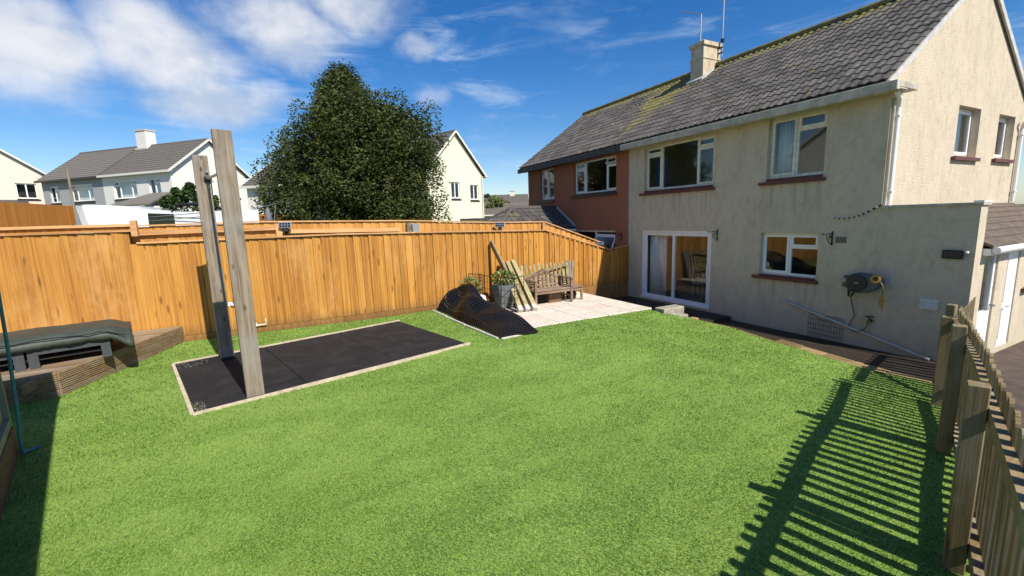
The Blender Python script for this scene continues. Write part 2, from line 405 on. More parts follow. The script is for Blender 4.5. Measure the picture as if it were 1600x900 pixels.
def tag(o, label=None, cat=None, group=None, kind=None):
    if label: o['label'] = label
    if cat: o['category'] = cat
    if group: o['group'] = group
    if kind: o['kind'] = kind
    return o
def thing(name, loc, label, cat, group=None): return tag(empty(name, loc), label, cat, group)
def inst(name, me, parent, loc, rot=None, scale=None):
    o = bpy.data.objects.new(name, me); COL.objects.link(o)
    if parent: o.parent = parent; o.location = Vector(loc)-worldloc(parent)
    else: o.location = loc
    if rot: o.rotation_euler = rot
    if scale: o.scale = scale
    return o
def bevel(o, w=.006, seg=2):
    b = o.modifiers.new('bevel', 'BEVEL'); b.width = w; b.segments = seg; b.limit_method = 'ANGLE'; return o
def lerp(a, b, t): return a+(b-a)*t
def sstep(a, b, x):
    t = min(1, max(0, (x-a)/(b-a))); return t*t*(3-2*t)
def interp(x, pts):
    if x <= pts[0][0]: return pts[0][1]
    for (a, b), (c, d) in zip(pts, pts[1:]):
        if x <= c: return lerp(b, d, (x-a)/(c-a))
    return pts[-1][1]
def clip_poly(poly, cx):
    "clip 2-D polygon by convex counter-clockwise polygon cx"
    out = poly
    for i in range(len(cx)):
        a = cx[i]; b = cx[(i+1) % len(cx)]; src = out; out = []
        side = lambda p: (b[0]-a[0])*(p[1]-a[1])-(b[1]-a[1])*(p[0]-a[0])
        for j in range(len(src)):
            p, q = src[j], src[(j+1) % len(src)]; sp, sq = side(p), side(q)
            if sp >= 0: out.append(p)
            if sp*sq < 0: t = sp/(sp-sq); out.append((lerp(p[0], q[0], t), lerp(p[1], q[1], t)))
        if not out: return []
    return out

# ================================================================== SETTING
YF = 9.98            # the houses' rear wall plane
BASE = -.55          # ground level at the foot of the houses
def terrain_z(x, y):
    a = sstep(-13, -38, x)*interp(y, [(-30, 2.6), (-6, 1.75), (6, .9), (18, .3), (40, 0)])
    return -.62 + a*1.0 + (a*.62 if a > 0 else 0)
gb = MB(); xs = [-900, -400, -200, -120, -80, -65, -55, -48, -42, -36, -30, -24, -19, -15, -11.5, -6, 0, 8, 20, 60, 200, 900]; ys = [-900, -300, -120, -60, -40, -28, -20, -14, -9, -4, 2, 8, 14, 20, 28, 40, 60, 120, 300, 900]
for y in ys:
    for x in xs: gb.v.append((x, y, terrain_z(x, y)))
for j in range(len(ys)-1):
    for i in range(len(xs)-1):
        k = j*len(xs)+i; gb.f.append((k, k+1, k+1+len(xs), k+len(xs)))
tag(gb.build('ground', SOIL, smooth=True), kind='structure')

EDGE_PTS = [(-7.5, 7.72, -.02), (-6.9, 8.16, -.10), (-6.0, 8.34, -.17), (-5.14, 8.26, -.22), (-4.38, 8.2, -.25), (-3.54, 8.13, -.28), (-2.2, 8.28, -.30)]
def edge_y(x): return interp(x, [(a, b) for a, b, c in EDGE_PTS])
def edge_z(x): return interp(x, [(a, c) for a, b, c in EDGE_PTS])
def fence_x(y):      # inner side of the picket fence at lawn level
    return (-.61-.36*(y-2.97)) if y < 7.2 else lerp(-2.13, -2.62, (y-7.2)/2.7)
def lawn_z(x, y):
    return edge_z(x)*sstep(4.9, max(edge_y(x), 6.5), y) + .012*math.sin(x*1.3+.5)*math.sin(y*1.1)
MAT_F = Vector((-6.47, -1.2)); E1 = Vector((-.241, .971)).normalized(); E2 = Vector((-.971, -.241)).normalized(); ML, MW = 4.19, 2.74
def mat_xy(s, t, z=0.): p = MAT_F+E1*s+E2*t; return Vector((p.x, p.y, z))
def in_mat(x, y, mg=0.):
    d = Vector((x, y))-MAT_F; s = d.dot(E1); t = d.dot(E2); return -mg < s < ML+mg and -mg < t < MW+mg
DECK = [(-8.34, -3.06), (-10.94, -2.04), (-10.94, -7.5), (-7.3, -7.5)]
def in_poly(x, y, poly):
    c = False
    for i in range(len(poly)):
        (a, b), (d, e) = poly[i], poly[(i+1) % len(poly)]
        if (b > y) != (e > y) and x < (d-a)*(y-b)/(e-b)+a: c = not c
    return c
def on_lawn(x, y):
    if x < -10.93 or x > fence_x(y)+.1: return False
    if x < -7.5:
        if y > 7.8 or (x < -7.86 and y > 4.47): return False
    elif y > edge_y(x): return False
    if in_poly(x, y, DECK): return False
    return True
# lawn sheet: a fine grid cut to the lawn's outline, with its edge turned down
lb = MB(); idx = {}; st = .06; edges = {}
def lv(i, j):
    if (i, j) not in idx:
        x = i*st; y = j*st; idx[(i, j)] = len(lb.v); lb.v.append((x, y, lawn_z(x, y)))
    return idx[(i, j)]
for i in range(int(-11/st), int(2/st)):
    for j in range(int(-7/st), int(8.6/st)):
        x, y = (i+.5)*st, (j+.5)*st
        if on_lawn(x, y) and not in_mat(x, y, -.08):
            f = (lv(i, j), lv(i+1, j), lv(i+1, j+1), lv(i, j+1)); lb.f.append(f)
            for p, q in zip(f, f[1:]+f[:1]): edges[(p, q)] = 1
for (p, q) in list(edges):
    if (q, p) not in edges:
        n0 = len(lb.v); lb.v += [(*lb.v[q][:2], -.5), (*lb.v[p][:2], -.5)]; lb.f.append((q, p, n0+1, n0))
me = bpy.data.meshes.new('lawn'); me.from_pydata(lb.v, [], lb.f); me.materials.append(TURFB)
lawn = bpy.data.objects.new('lawn', me); COL.objects.link(lawn); tag(lawn, kind='structure')

# artificial grass blades
def make_grass():
    N = 6000000
    x = rng.uniform(-10.93, .6, N); y = rng.uniform(-4.4, 8.4, N)
    d = np.sqrt(x*x+y*y+CAMH**2)
    dens = np.clip(190000/d**2/ (d*.32), 1200, 26000)
    keep = rng.uniform(0, 1, N) < dens*(11.53*12.8)/N
    x, y, d = x[keep], y[keep], d[keep]
    # what the photograph's frame holds, with a wide margin
    cx = x*r2.x+y*r2.y-CAMH*r2.z; cd = x*d2.x+y*d2.y-CAMH*d2.z; cz = x*fw.x+y*fw.y-CAMH*fw.z
    ok = (cz > .3) & (np.abs(cx/np.maximum(cz, .1)) < 1.55) & (np.abs(cd/np.maximum(cz, .1)) < .95)
    x, y, d = x[ok], y[ok], d[ok]
    ok = np.array([on_lawn(a, b) and not in_mat(a, b, .012) for a, b in zip(x, y)])
    x, y, d = x[ok], y[ok], d[ok]; n = len(x)
    z = np.array([lawn_z(a, b) for a, b in zip(x, y)])
    w = np.clip(.0017*d/3., .0014, .0065); hgt = rng.uniform(.010, .021, n)*np.clip(d/6, .85, 1.3)
    th = rng.uniform(0, 2*np.pi, n)
    # the pile leans in drifting directions
    lean = 1.1*np.sin(x*.9+np.sin(y*.7)*1.3)+.9*np.cos(y*1.1-x*.4); la = rng.normal(.7, .45, n)*hgt
    lx = np.cos(lean+rng.normal(0, .9, n))*la; ly = np.sin(lean+rng.normal(0, .9, n))*la
    ax = np.cos(th)*w; ay = np.sin(th)*w
    V = np.empty((n, 4, 3), np.float32)
    V[:, 0] = np.stack([x-ax, y-ay, z-.002], 1); V[:, 1] = np.stack([x+ax, y+ay, z-.002], 1)
    V[:, 2] = np.stack([x+lx+ax*.45, y+ly+ay*.45, z+hgt], 1); V[:, 3] = np.stack([x+lx-ax*.45, y+ly-ay*.45, z+hgt], 1)
    me = bpy.data.meshes.new('grass'); me.vertices.add(n*4); me.loops.add(n*4); me.polygons.add(n)
    me.vertices.foreach_set('co', V.ravel()); me.loops.foreach_set('vertex_index', np.arange(n*4, dtype=np.int32))
    me.polygons.foreach_set('loop_start', np.arange(0, n*4, 4, dtype=np.int32))
    me.update(calc_edges=True)
    t = me.attributes.new('tint', 'FLOAT', 'POINT'); t.data.foreach_set('value', np.repeat(rng.beta(1.6, 1.6, n), 4).astype(np.float32))
    me.materials.append(TURF)
    o = bpy.data.objects.new('grass', me); COL.objects.link(o)
    tag(o, 'bright green short artificial grass covering the garden', 'grass', kind='stuff')
    print('blades', n)
make_grass()

M = MB()   # a few dead leaves and bits blown onto the turf
for i in range(60):
    x, y = random.uniform(-10.5, -.6), random.uniform(-2, 7.8)
    if not on_lawn(x, y) or in_mat(x, y, .1): continue
    z = lawn_z(x, y)+.018; r_ = random.uniform(.008, .02); t = random.uniform(0, 6.28); c, q = math.cos(t)*r_, math.sin(t)*r_
    M.add([(x-c, y-q, z), (x+q*.5, y-c*.5, z+.006), (x+c, y+q, z+.003), (x-q*.5, y+c*.5, z+.008)], [(0, 1, 2, 3)])
tag(M.build('leaf_litter', BARK), 'a few tiny dead leaves scattered on the lawn', 'leaf litter', kind='stuff')

# paved patio: slabs on a bed
bed = MB().box(-10.93, -7.88, 4.52, 7.86, -.5, -.035).build('patio', KERB); tag(bed, kind='structure')
k = 0
nx, ny = 5, 5; sx, sy = (10.93-7.85)/nx, (7.9-4.5)/ny
slab_me = [MB().box(-sx/2+.006, sx/2-.006, -sy/2+.006, sy/2-.006, -.025, .025).mesh('slab', SLAB) for _ in range(1)][0]
for i in range(nx):
    for j in range(ny):
        bevel(inst('slab', slab_me, bed, (-7.85-sx*(i+.5), 4.5+sy*(j+.5), -.01+random.uniform(-.003, .003)), (random.uniform(-.004, .004), random.uniform(-.004, .004), 0)), .008, 1)

# lower level between lawn and house: decking boards on a base
low = MB().box(-10.93, -2.5, 7.95, YF-.005, -.6, -.47).build('lower_path', CONCD); tag(low, kind='structure')
# side yard beyond the picket fence
yd = MB().add([(-2.55, YF+.2, -.44), (-2.0, 7.0, -.42), (-.3, 2.5, -.40), (.3, -2, -.4), (9, -2, -.4), (9, 22, -.45), (-2.86, 22, -.45), (-2.86, YF+.2, -.44)], [tuple(range(8))]).build('side_yard', CONCD); tag(yd, kind='structure')

# ================================================================== HOUSES
def Tfront(u, d, z): return (u, YF+d, z)
def make_T(o, ud, dd): return lambda u, d, z: (o[0]+ud[0]*u+dd[0]*d, o[1]+ud[1]*u+dd[1]*d, z)
def wall_open(M, T, u0, u1, z0, z1, ops, th=.25, back=True):
    us = sorted({u0, u1, *[v for o in ops for v in o[:2]]}); zs = sorted({z0, z1, *[v for o in ops for v in o[2:4]]})
    inside = lambda a, b: any(o[0]-1e-6 <= a <= o[1]+1e-6 and o[2]-1e-6 <= b <= o[3]+1e-6 for o in ops)
    for a, b in zip(us, us[1:]):
        for c, d in zip(zs, zs[1:]):
            if inside((a+b)/2, (c+d)/2): continue
            M.add([T(a, 0, c), T(b, 0, c), T(b, 0, d), T(a, 0, d)], [(0, 1, 2, 3)])
            M.add([T(a, th, c), T(b, th, c), T(b, th, d), T(a, th, d)], [(3, 2, 1, 0)])
    for o in [(u0, u1, z0, z1)]+list(ops):
        a, b, c, d = o[:4]
        M.add([T(a, 0, c), T(b, 0, c), T(b, th, c), T(a, th, c)], [(0, 1, 2, 3)]); M.add([T(a, 0, d), T(b, 0, d), T(b, th, d), T(a, th, d)], [(0, 1, 2, 3)])
        M.add([T(a, 0, c), T(a, 0, d), T(a, th, d), T(a, th, c)], [(0, 1, 2, 3)]); M.add([T(b, 0, c), T(b, 0, d), T(b, th, d), T(b, th, c)], [(0, 1, 2, 3)])
    return M
def window(root, T, a, b, c, d, lights, fm=WHITE, sm=SILL, dep=.10, fw_=.055, sill=.14, sash_open=None, name='window', sill_over=.13):
    "lights: (u0,u1,z0,z1,sash?) glazed fields; frame = outer ring + bars between"
    M = MB(); d0, d1 = dep, dep+.065
    M.tbox(T, a+.002, a+fw_, d0, d1, c+.002, d-.002); M.tbox(T, b-fw_, b-.002, d0, d1, c+.002, d-.002)
    M.tbox(T, a+fw_, b-fw_, d0, d1, c+.002, c+fw_); M.tbox(T, a+fw_, b-fw_, d0, d1, d-fw_, d-.002)
    bars = sorted({l[0] for l in lights if l[0] > a+.1})
    for u in bars: M.tbox(T, u-fw_/2, u+fw_/2, d0+.002, d1-.002, c+fw_, d-fw_)
    for l in lights:
        if l[2] > c+.1: M.tbox(T, max(l[0], a)+fw_/2, min(l[1], b)-fw_/2, d0+.004, d1-.004, l[2]-fw_/2, l[2]+fw_/2)
    f = M.build(name, fm, root)
    bevel(f, .005, 1)
    for l in lights:
        u0 = l[0]+(fw_ if l[0] <= a+.01 else fw_/2); u1 = l[1]-(fw_ if l[1] >= b-.01 else fw_/2)
        z0 = l[2]+(fw_ if l[2] <= c+.01 else fw_/2); z1 = l[3]-(fw_ if l[3] >= d-.01 else fw_/2)
        if l[4]:
            S = MB(); w = .042; e0 = d0-.018; e1 = d0+.03; g = -.012
            P = lambda u, dd, z: T(u, dd, z)
            if l[4] == 'open':       # top-hung vent pushed out at the bottom
                ang = R(24); P = lambda u, dd, z: T(u, dd-(z1-z)*math.sin(ang), z1-(z1-z)*math.cos(ang))
            S.tbox(P, u0+g, u0+w, e0, e1, z0+g, z1-g); S.tbox(P, u1-w, u1-g, e0, e1, z0+g, z1-g)
            S.tbox(P, u0+w, u1-w, e0, e1, z0+g, z0+w); S.tbox(P, u0+w, u1-w, e0, e1, z1-w, z1-g)
            bevel(S.build('sash', fm, f), .005, 1)
            G = MB().tbox(P, u0+w-.005, u1-w+.005, d0+.004, d0+.012, z0+w-.005, z1-w+.005)
        else:
            G = MB().tbox(T, u0-.004, u1+.004, d0+.025, d0+.033, z0-.004, z1+.004)
        G.build('pane', GLASS, f)
    if sill:
        S = MB().tbox(T, a-sill_over, b+sill_over*.4, -.075, -.001, c-sill, c-sill+.07)
        S.tbox(T, a+.003, b-.003, -.001, d0-.003, c-sill+.02, c-.003)
        S.build('sill', sm, f)
    return f

EAVE_Y, EAVE_Z, RIDGE_Y, RIDGE_Z = 9.66, 4.44, 13.3, 7.02
slope = math.atan2(RIDGE_Z-EAVE_Z, RIDGE_Y-EAVE_Y); SL = math.hypot(RIDGE_Z-EAVE_Z, RIDGE_Y-EAVE_Y)
ROWS = 15; EXPO = SL/ROWS
def tile_mesh(w, L, mt, name='tile'):
    "interlocking concrete tile: two rolls and pans, a thick nose; local x across, y up the slope, z out"
    M = MB(); prof = [(0, .012), (.10, .034), (.20, .040), (.30, .030), (.40, .004), (.50, .0), (.60, .010), (.70, .032), (.80, .034), (.90, .012), (1.0, .002)]
    n = len(prof)
    for (yy, zz) in ((0, .026), (L, 0.0)):
        for p, h_ in prof: M.v.append(((p-.5)*w, yy, h_+zz))
    for p, h_ in prof: M.v.append(((p-.5)*w, 0, h_+.026-.03))
    for i in range(n-1): M.f.append((i, i+1, n+i+1, n+i)); M.f.append((2*n+i, 2*n+i+1, i+1, i))
    return M.mesh(name, mt)
TILE_ME = tile_mesh(.34, EXPO*1.12, TILE)
def lay_tiles(roof, x0, x1, skip=None):
    nc = round((x1-x0)/.34); w = (x1-x0)/nc
    for r in range(ROWS):
        for c in range(nc):
            t = r*EXPO; x = x0+w*(c+.5)
            if skip and skip(x, EAVE_Y+(t+EXPO*.5)*math.cos(slope)): continue
            p = (x, EAVE_Y+t*math.cos(slope), EAVE_Z+t*math.sin(slope)+.05+random.uniform(-.003, .003))
            inst('tile', TILE_ME, roof, p, (slope+random.uniform(-.012, .012), 0, random.uniform(-.010, .010)), (w/.34, 1, .68))
def roof_deck(root, x0, x1):
    M = MB()
    n = .03
    M.hexa([(x0, EAVE_Y, EAVE_Z-.08), (x1, EAVE_Y, EAVE_Z-.08), (x1, RIDGE_Y, RIDGE_Z-.08), (x0, RIDGE_Y, RIDGE_Z-.08),
            (x0, EAVE_Y, EAVE_Z+n), (x1, EAVE_Y, EAVE_Z+n), (x1, RIDGE_Y, RIDGE_Z+n), (x0, RIDGE_Y, RIDGE_Z+n)])
    yb = 2*RIDGE_Y-EAVE_Y
    M.hexa([(x0, RIDGE_Y+.002, RIDGE_Z-.08), (x1, RIDGE_Y+.002, RIDGE_Z-.08), (x1, yb, EAVE_Z-.08), (x0, yb, EAVE_Z-.08),
            (x0, RIDGE_Y+.002, RIDGE_Z+.06), (x1, RIDGE_Y+.002, RIDGE_Z+.06), (x1, yb, EAVE_Z+.06), (x0, yb, EAVE_Z+.06)])
    return M.build('roof', TILE, root)
def ridge_tiles(roof, x0, x1, skip=None):
    n = round((x1-x0)/.45); w = (x1-x0)/n; M = MB()
    pr = [(.15, -.07), (.135, .02), (.08, .075), (0, .095), (-.08, .075), (-.135, .02), (-.15, -.07)]
    for e in (-.5, .5):
        for a, b in pr: M.v.append((e*w*.985, a, b+(.012 if e < 0 else 0)))
    m_ = len(pr)
    for i in range(m_-1): M.f.append((i, i+1, m_+i+1, m_+i))
    M.f += [tuple(range(m_)), tuple(reversed(range(m_, 2*m_)))]
    me = M.mesh('ridge_tile', TILE)
    for i in range(n):
        x = x0+w*(i+.5)
        if skip and skip(x): continue
        inst('ridge_tile', me, roof, (x, RIDGE_Y, RIDGE_Z+.06), (0, 0, 0))

XL, XM, XR, XE = -17.5, -11.02, -4.21, -2.87
YB = 16.62
# ---- cream house
hc = thing('semi_detached_house', ((XM+XR)/2, 13.3, BASE), 'cream rendered semi-detached house with mossy tiled roof and white patio door', 'house')
UW1 = (-10.34, -7.88, 3.0, 4.27); UW2 = (-6.48, -5.26, 3.0, 4.31); LW = (-6.53, -5.26, .82, 1.78); PD = (-10.42, -7.87, -.30, 1.81)
front = wall_open(MB(), Tfront, XM+.003, XR, BASE-.1, 4.42, [UW1, UW2, LW, PD]).build('wall', CREAM, hc)
Tg = make_T((XR, YF), (0, 1), (-1, 0))
G1 = (2.82, 3.95, 3.32, 4.34); G2 = (5.0, 6.0, 3.34, 4.32)
gm = wall_open(MB(), Tg, .25, YB-YF, BASE-.1, 4.42, [G1, G2])
gz = lambda y: EAVE_Z-.03+(RIDGE_Z-EAVE_Z)*(1-abs(y-RIDGE_Y)/(RIDGE_Y-EAVE_Y))
gm.prism([(XR, YF+.002, 4.42), (XR, YB, 4.42), (XR, YB, gz(YB)-.03), (XR, RIDGE_Y, gz(RIDGE_Y)-.03), (XR, YF+.002, gz(YF)-.03)], (-.25, 0, 0))
tag(gm.build('gable_wall', CREAM, hc), 'sunlit cream gable end wall with two small windows')
bk = MB(); bk.box(XM, XR-.25, YB-.25, YB, BASE, 4.42); bk.box(XM+.01, XM+.12, YF+.26, YB-.26, BASE, 4.6); bk.build('rear_wall', CREAM, hc)
inn = MB(); inn.box(XM+.13, XR-.26, YF+.26, 14.2, 2.08, 2.3); inn.box(XM+.13, XR-.26, YF+.26, 14.2, BASE, -.32); inn.box(XM+.13, XR-.26, 13.9, 14.0, -.3, 2.07); inn.box(XM+.13, XR-.26, 13.9, 14.0, 2.31, 4.6)
inn.box(-7.2, -7.1, YF+.26, 13.89, -.31, 2.07); inn.box(-7.2, -7.1, YF+.26, 13.89, 2.31, 4.55); inn.box(XM+.13, XR-.26, YF+.26, 13.89, 4.56, 4.6); inn.build('interior', INTER, hc)
roof = roof_deck(hc, XM+.005, XR+.03)
chim_skip = lambda x, y: -11.0 < x < -10.5 and y > 12.55
lay_tiles(roof, XM+.005, XR+.06, chim_skip)
ridge_tiles(roof, XM+.005, XR+.06, lambda x: -11.1 < x < -10.4)
# verge and bargeboard on the gable
vb = MB(); vb.beam((XR+.05, EAVE_Y+.05, EAVE_Z+.0), (XR+.05, RIDGE_Y, RIDGE_Z+.0), .04, .10); vb.beam((XR+.05, 2*RIDGE_Y-EAVE_Y, EAVE_Z+.0), (XR+.05, RIDGE_Y+.03, RIDGE_Z+.0), .04, .12)
vb.build('verge', LEAD, roof)
M = MB().box(XM+.01, XR+.22, 9.60, 9.70, 4.28, 4.445); M.box(XM+.01, XR+.22, 9.70, YF-.002, 4.30, 4.33)
M.box(XR+.003, XR+.22, 9.70, 10.35, 4.331, 4.44)
tag(bevel(M.build('fascia', FASC, hc), .008, 1), 'long weathered concrete gutter below the roof edge')
# chimney
M = MB().box(-11.0, -10.5, 12.6, 13.4, 6.4, 7.62); ch = M.build('chimney', CHIM, hc)
M = MB().box(-11.05, -10.45, 12.55, 13.45, 7.62, 7.74); M.box(-11.02, -10.48, 12.58, 13.42, 7.22, 7.25); M.build('chimney_cap', CHIM, ch)
for yy in (12.82, 13.16): MB().lathe((-10.75, yy, 7.74), [(.13, 0), (.12, .05), (.13, .055), (.13, .09), (.10, .09), (.02, .03)], 14).build('chimney_pot', POTTER, ch, smooth=False)
MB().hexa([(-11.06, 12.5, 6.5), (-10.42, 12.5, 6.5), (-10.42, 13.0, 6.86), (-11.06, 13.0, 6.86), (-11.06, 12.46, 6.56), (-10.42, 12.46, 6.56), (-10.42, 13.0, 6.98), (-11.06, 13.0, 6.98)]).build('flashing', LEAD, ch)
# windows
window(hc, Tfront, *UW1, [(UW1[0], -9.72, 4.03, UW1[3], 1), (UW1[0], -9.72, UW1[2], 4.03, 1), (-9.72, -8.46, UW1[2], UW1[3], 0), (-8.46, UW1[1], 4.0, UW1[3], 1), (-8.46, UW1[1], UW1[2], 4.0, 1)], fm=WHITEOLD)
window(hc, Tfront, *UW2, [(UW2[0], -5.88, UW2[2], UW2[3], 1), (-5.88, UW2[1], 3.98, UW2[3], 1), (-5.88, UW2[1], UW2[2], 3.98, 0)], fm=WHITEOLD, fw_=.06)
window(hc, Tfront, *LW, [(LW[0], -5.89, LW[2], LW[3], 1), (-5.89, LW[1], 1.46, LW[3], 1), (-5.89, LW[1], LW[2], 1.46, 0)], sill=.11)
window(hc, Tg, *G1, [(G1[0], G1[1], G1[2], G1[3], 1)], dep=.15, sill=.1, fw_=.07)
window(hc, Tg, *G2, [(G2[0], G2[1], G2[2], G2[3], 1)], dep=.15, sill=.1, fw_=.07)
# patio door
M = MB(); a, b, c, d = PD
M.tbox(Tfront, a+.002, a+.07, .03, .13, c+.05, d-.002); M.tbox(Tfront, b-.07, b-.002, .03, .13, c+.05, d-.002); M.tbox(Tfront, a+.07, b-.07, .03, .13, d-.07, d-.002); M.tbox(Tfront, a+.002, b-.002, -.03, .13, c+.002, c+.05)
pdr = bevel(M.build('patio_door', WHITE, hc), .006, 1); tag(pdr, 'white sliding patio door with two tall panes')
for (u0, u1, dd) in ((a+.07, -9.14, .085), (-9.22, b-.07, .04)):
    S = MB(); z0, z1 = c+.052, d-.072; w = .085
    S.tbox(Tfront, u0, u0+w, dd, dd+.04, z0, z1); S.tbox(Tfront, u1-w, u1, dd, dd+.04, z0, z1); S.tbox(Tfront, u0+w, u1-w, dd, dd+.04, z0, z0+w); S.tbox(Tfront, u0+w, u1-w, dd, dd+.04, z1-w, z1)
    bevel(S.build('sash', WHITE, pdr), .006, 1); MB().tbox(Tfront, u0+w-.004, u1-w+.004, dd+.016, dd+.026, z0+w-.004, z1-w+.004).build('pane', GLASS, pdr)
hd = MB(); hd.tbox(Tfront, b-.135, b-.095, .0, .014, .62, .9); hd.tbox(Tfront, b-.135, b-.095, .014, .04, .62, .65); hd.tbox(Tfront, b-.135, b-.095, .014, .04, .87, .9); bevel(hd.build('handle', WHITE, pdr), .006, 2)
# downpipes
for (yy, zb, nm) in ((10.12, 2.31, 0), (16.3, 2.31, 1)):
    M = MB(); M.tube([(XR+.12, yy-.28 if not nm else yy, 4.3), (XR+.10, yy-.1, 4.2), (XR+.055, yy, 4.06), (XR+.055, yy, zb)], .038, 10)
    for zz in (3.9, 2.55): M.box(XR+.001, XR+.1, yy-.05, yy+.05, zz, zz+.03)
    M.build('downpipe', WHITE, hc, smooth=False)
MB().tube([(XR+.03, 10.02, 4.22), (XR+.03, 10.02, 2.31)], .022, 8).build('waste_pipe', FASC, hc)
# side extension: end wall flush with the rear wall, lean-to roof behind it
M = MB().box(XR+.002, XE, YF, YF+.28, BASE-.1, 2.27); ext = M.build('extension_wall', CREAM, hc)
MB().box(XR+.004, XE+.03, YF-.025, YF+.30, 2.27, 2.315).build('coping', FASC, ext)
M = MB().box(XE-.09, XE+.035, YF-.03, YF+.31, 2.318, 2.345); M.build('gutter_end', WHITE, ext)
Ts = make_T((XE, YF), (0, 1), (-1, 0))
D1 = (.44, 1.06, -.35, 1.48); D2 = (1.5, 2.08, -.35, 1.42); DW = (2.5, 3.3, .7, 1.42)
wall_open(MB(), Ts, .282, 6.5, BASE-.1, 1.56, [D1, D2, DW], th=.2).build('side_wall', CREAM, hc)
M = MB().hexa([(XE+.12, YF+.282, 1.56), (XE+.12, 16.5, 1.56), (XR+.002, 16.5, 2.24), (XR+.002, YF+.282, 2.24), (XE+.12, YF+.282, 1.61), (XE+.12, 16.5, 1.61), (XR+.002, 16.5, 2.29), (XR+.002, YF+.282, 2.29)])
lr = M.build('lean_to_roof', FELT, hc)
M = MB()
for i in range(1, 7):   # lapped felt courses
    t = i/7; M.beam((lerp(XE+.12, XR, t), YF+.285, lerp(1.615, 2.295, t)), (lerp(XE+.12, XR, t), 16.5, lerp(1.615, 2.295, t)), .03, .014)
M.build('felt_lap', FELT, lr)
M = MB().tube([(XE+.16, YF+.29, 1.53), (XE+.16, 16.5, 1.53)], .055, 10); M.box(XE+.002, XE+.10, YF+.282, 16.5, 1.44, 1.55); M.build('gutter', WHITE, lr)
M = MB(); a, b, c, d = D1
M.tbox(Ts, a+.002, a+.08, .03, .1, c, d-.002); M.tbox(Ts, b-.08, b-.002, .03, .1, c, d-.002); M.tbox(Ts, a+.08, b-.08, .03, .1, d-.08, d-.002); M.tbox(Ts, a+.08, b-.08, .03, .1, c, .42)
dr = bevel(M.build('door', WHITE, hc), .006, 1); MB().tbox(Ts, a+.078, b-.078, .055, .065, .418, d-.078).build('pane', GLASS, dr)
MB().tbox(Ts, b-.06, b-.03, -.03, .03, .5, .53).tbox(Ts, b-.17, b-.03, -.045, -.03, .5, .525).build('handle', STEEL, dr)
M = MB(); a, b, c, d = D2; M.tbox(Ts, a+.002, b-.002, .02, .08, c, d-.002); dr2 = M.build('door', WHITE, hc)
MB().tbox(Ts, a+.08, b-.08, .008, .02, -.2, .35).tbox(Ts, a+.08, b-.08, .008, .02, .5, 1.3).build('panel', WHITE, dr2); MB().tube([Ts(a+.06, -.04, .42), Ts(a+.2, -.04, .42)], .012, 8).build('handle', STEEL, dr2)
window(hc, Ts, *DW, [(DW[0], DW[1], DW[2], DW[3], 1)], dep=.06, sill=.1)
# air bricks
M = MB()
for i in range(6): M.box(-4.93+i*.034, -4.913+i*.034, YF-.006, YF-.001, 1.6, 1.72)
for i in range(4): M.box(-4.935, -4.74, YF-.008, YF-.001, 1.6+i*.038, 1.608+i*.038)
M.build('air_brick', FASCD, hc)
M = MB().box(-3.5, -3.24, YF-.02, YF-.001, .47, .66); vt = bevel(M.build('vent_grille', WHITEOLD, hc), .005, 1)
for i in range(5): MB().hexa([(-3.485, YF-.036, .49+i*.034), (-3.255, YF-.036, .49+i*.034), (-3.255, YF-.021, .49+i*.034), (-3.485, YF-.021, .49+i*.034), (-3.485, YF-.024, .515+i*.034), (-3.255, YF-.024, .515+i*.034), (-3.255, YF-.021, .515+i*.034), (-3.485, YF-.021, .515+i*.034)]).build('louvre', WHITEOLD, vt)
MB().tube([(XM+.22, YF-.008, 1.9), (XM+.28, YF-.01, 1.75), (XM+.3, YF-.01, 1.4), (XM+.3, YF-.01, 1.0)], .006, 5).build('cable', FASC, hc)

# ---- terracotta house
ht = thing('semi_detached_house', ((XL+XM)/2, 13.3, BASE), 'terracotta painted semi-detached house joined to the cream one', 'house')
NW1 = (-16.48, -15.4, 3.04, 4.28); NW2 = (-14.03, -11.62, 3.12, 4.27); NGW = (-14.03, -11.66, .55, 1.79)
wall_open(MB(), Tfront, XL, XM-.003, BASE-.1, 4.42, [NW1, NW2, NGW]).build('wall', TERRA, ht)
M = MB().box(XL, XL+.25, YF+.252, YB-.252, BASE, 4.42); M.box(XL, XM-.003, YB-.25, YB, BASE, 4.42); M.prism([(XL, YF+.002, 4.42), (XL, YB, 4.42), (XL, YB, gz(YB)-.03), (XL, RIDGE_Y, gz(RIDGE_Y)-.03), (XL, YF+.002, gz(YF)-.03)], (.25, 0, 0)); M.build('end_wall', TERRA, ht)
M = MB().box(XL+.26, XM-.02, YF+.26, 14.2, 2.08, 2.3); M.box(XL+.26, XM-.02, 13.9, 14, -.3, 2.07); M.box(XL+.26, XM-.02, 13.9, 14, 2.31, 4.5); M.box(XL+.26, XM-.02, YF+.26, 13.89, 4.51, 4.55); M.box(XM-.13, XM-.02, YF+.26, 13.89, BASE, 2.07); M.box(XM-.13, XM-.02, YF+.26, 13.89, 2.31, 4.5); M.build('interior', INTER, ht)
roof2 = roof_deck(ht, XL-.2, XM-.005)
lay_tiles(roof2, XL-.25, XM+.0, lambda x, y: False)
ridge_tiles(roof2, XL-.25, XM, lambda x: x > -11.15)
bevel(MB().box(XL-.28, XM-.005, 9.60, 9.70, 4.27, 4.44).box(XL-.28, XM-.005, 9.70, YF-.002, 4.31, 4.335).build('fascia', FASCD, ht), .008, 1)
window(ht, Tfront, *NW1, [(NW1[0], -15.96, 4.0, NW1[3], 1), (NW1[0], -15.96, NW1[2], 4.0, 1), (-15.96, NW1[1], NW1[2], NW1[3], 0)], sm=SILLD)
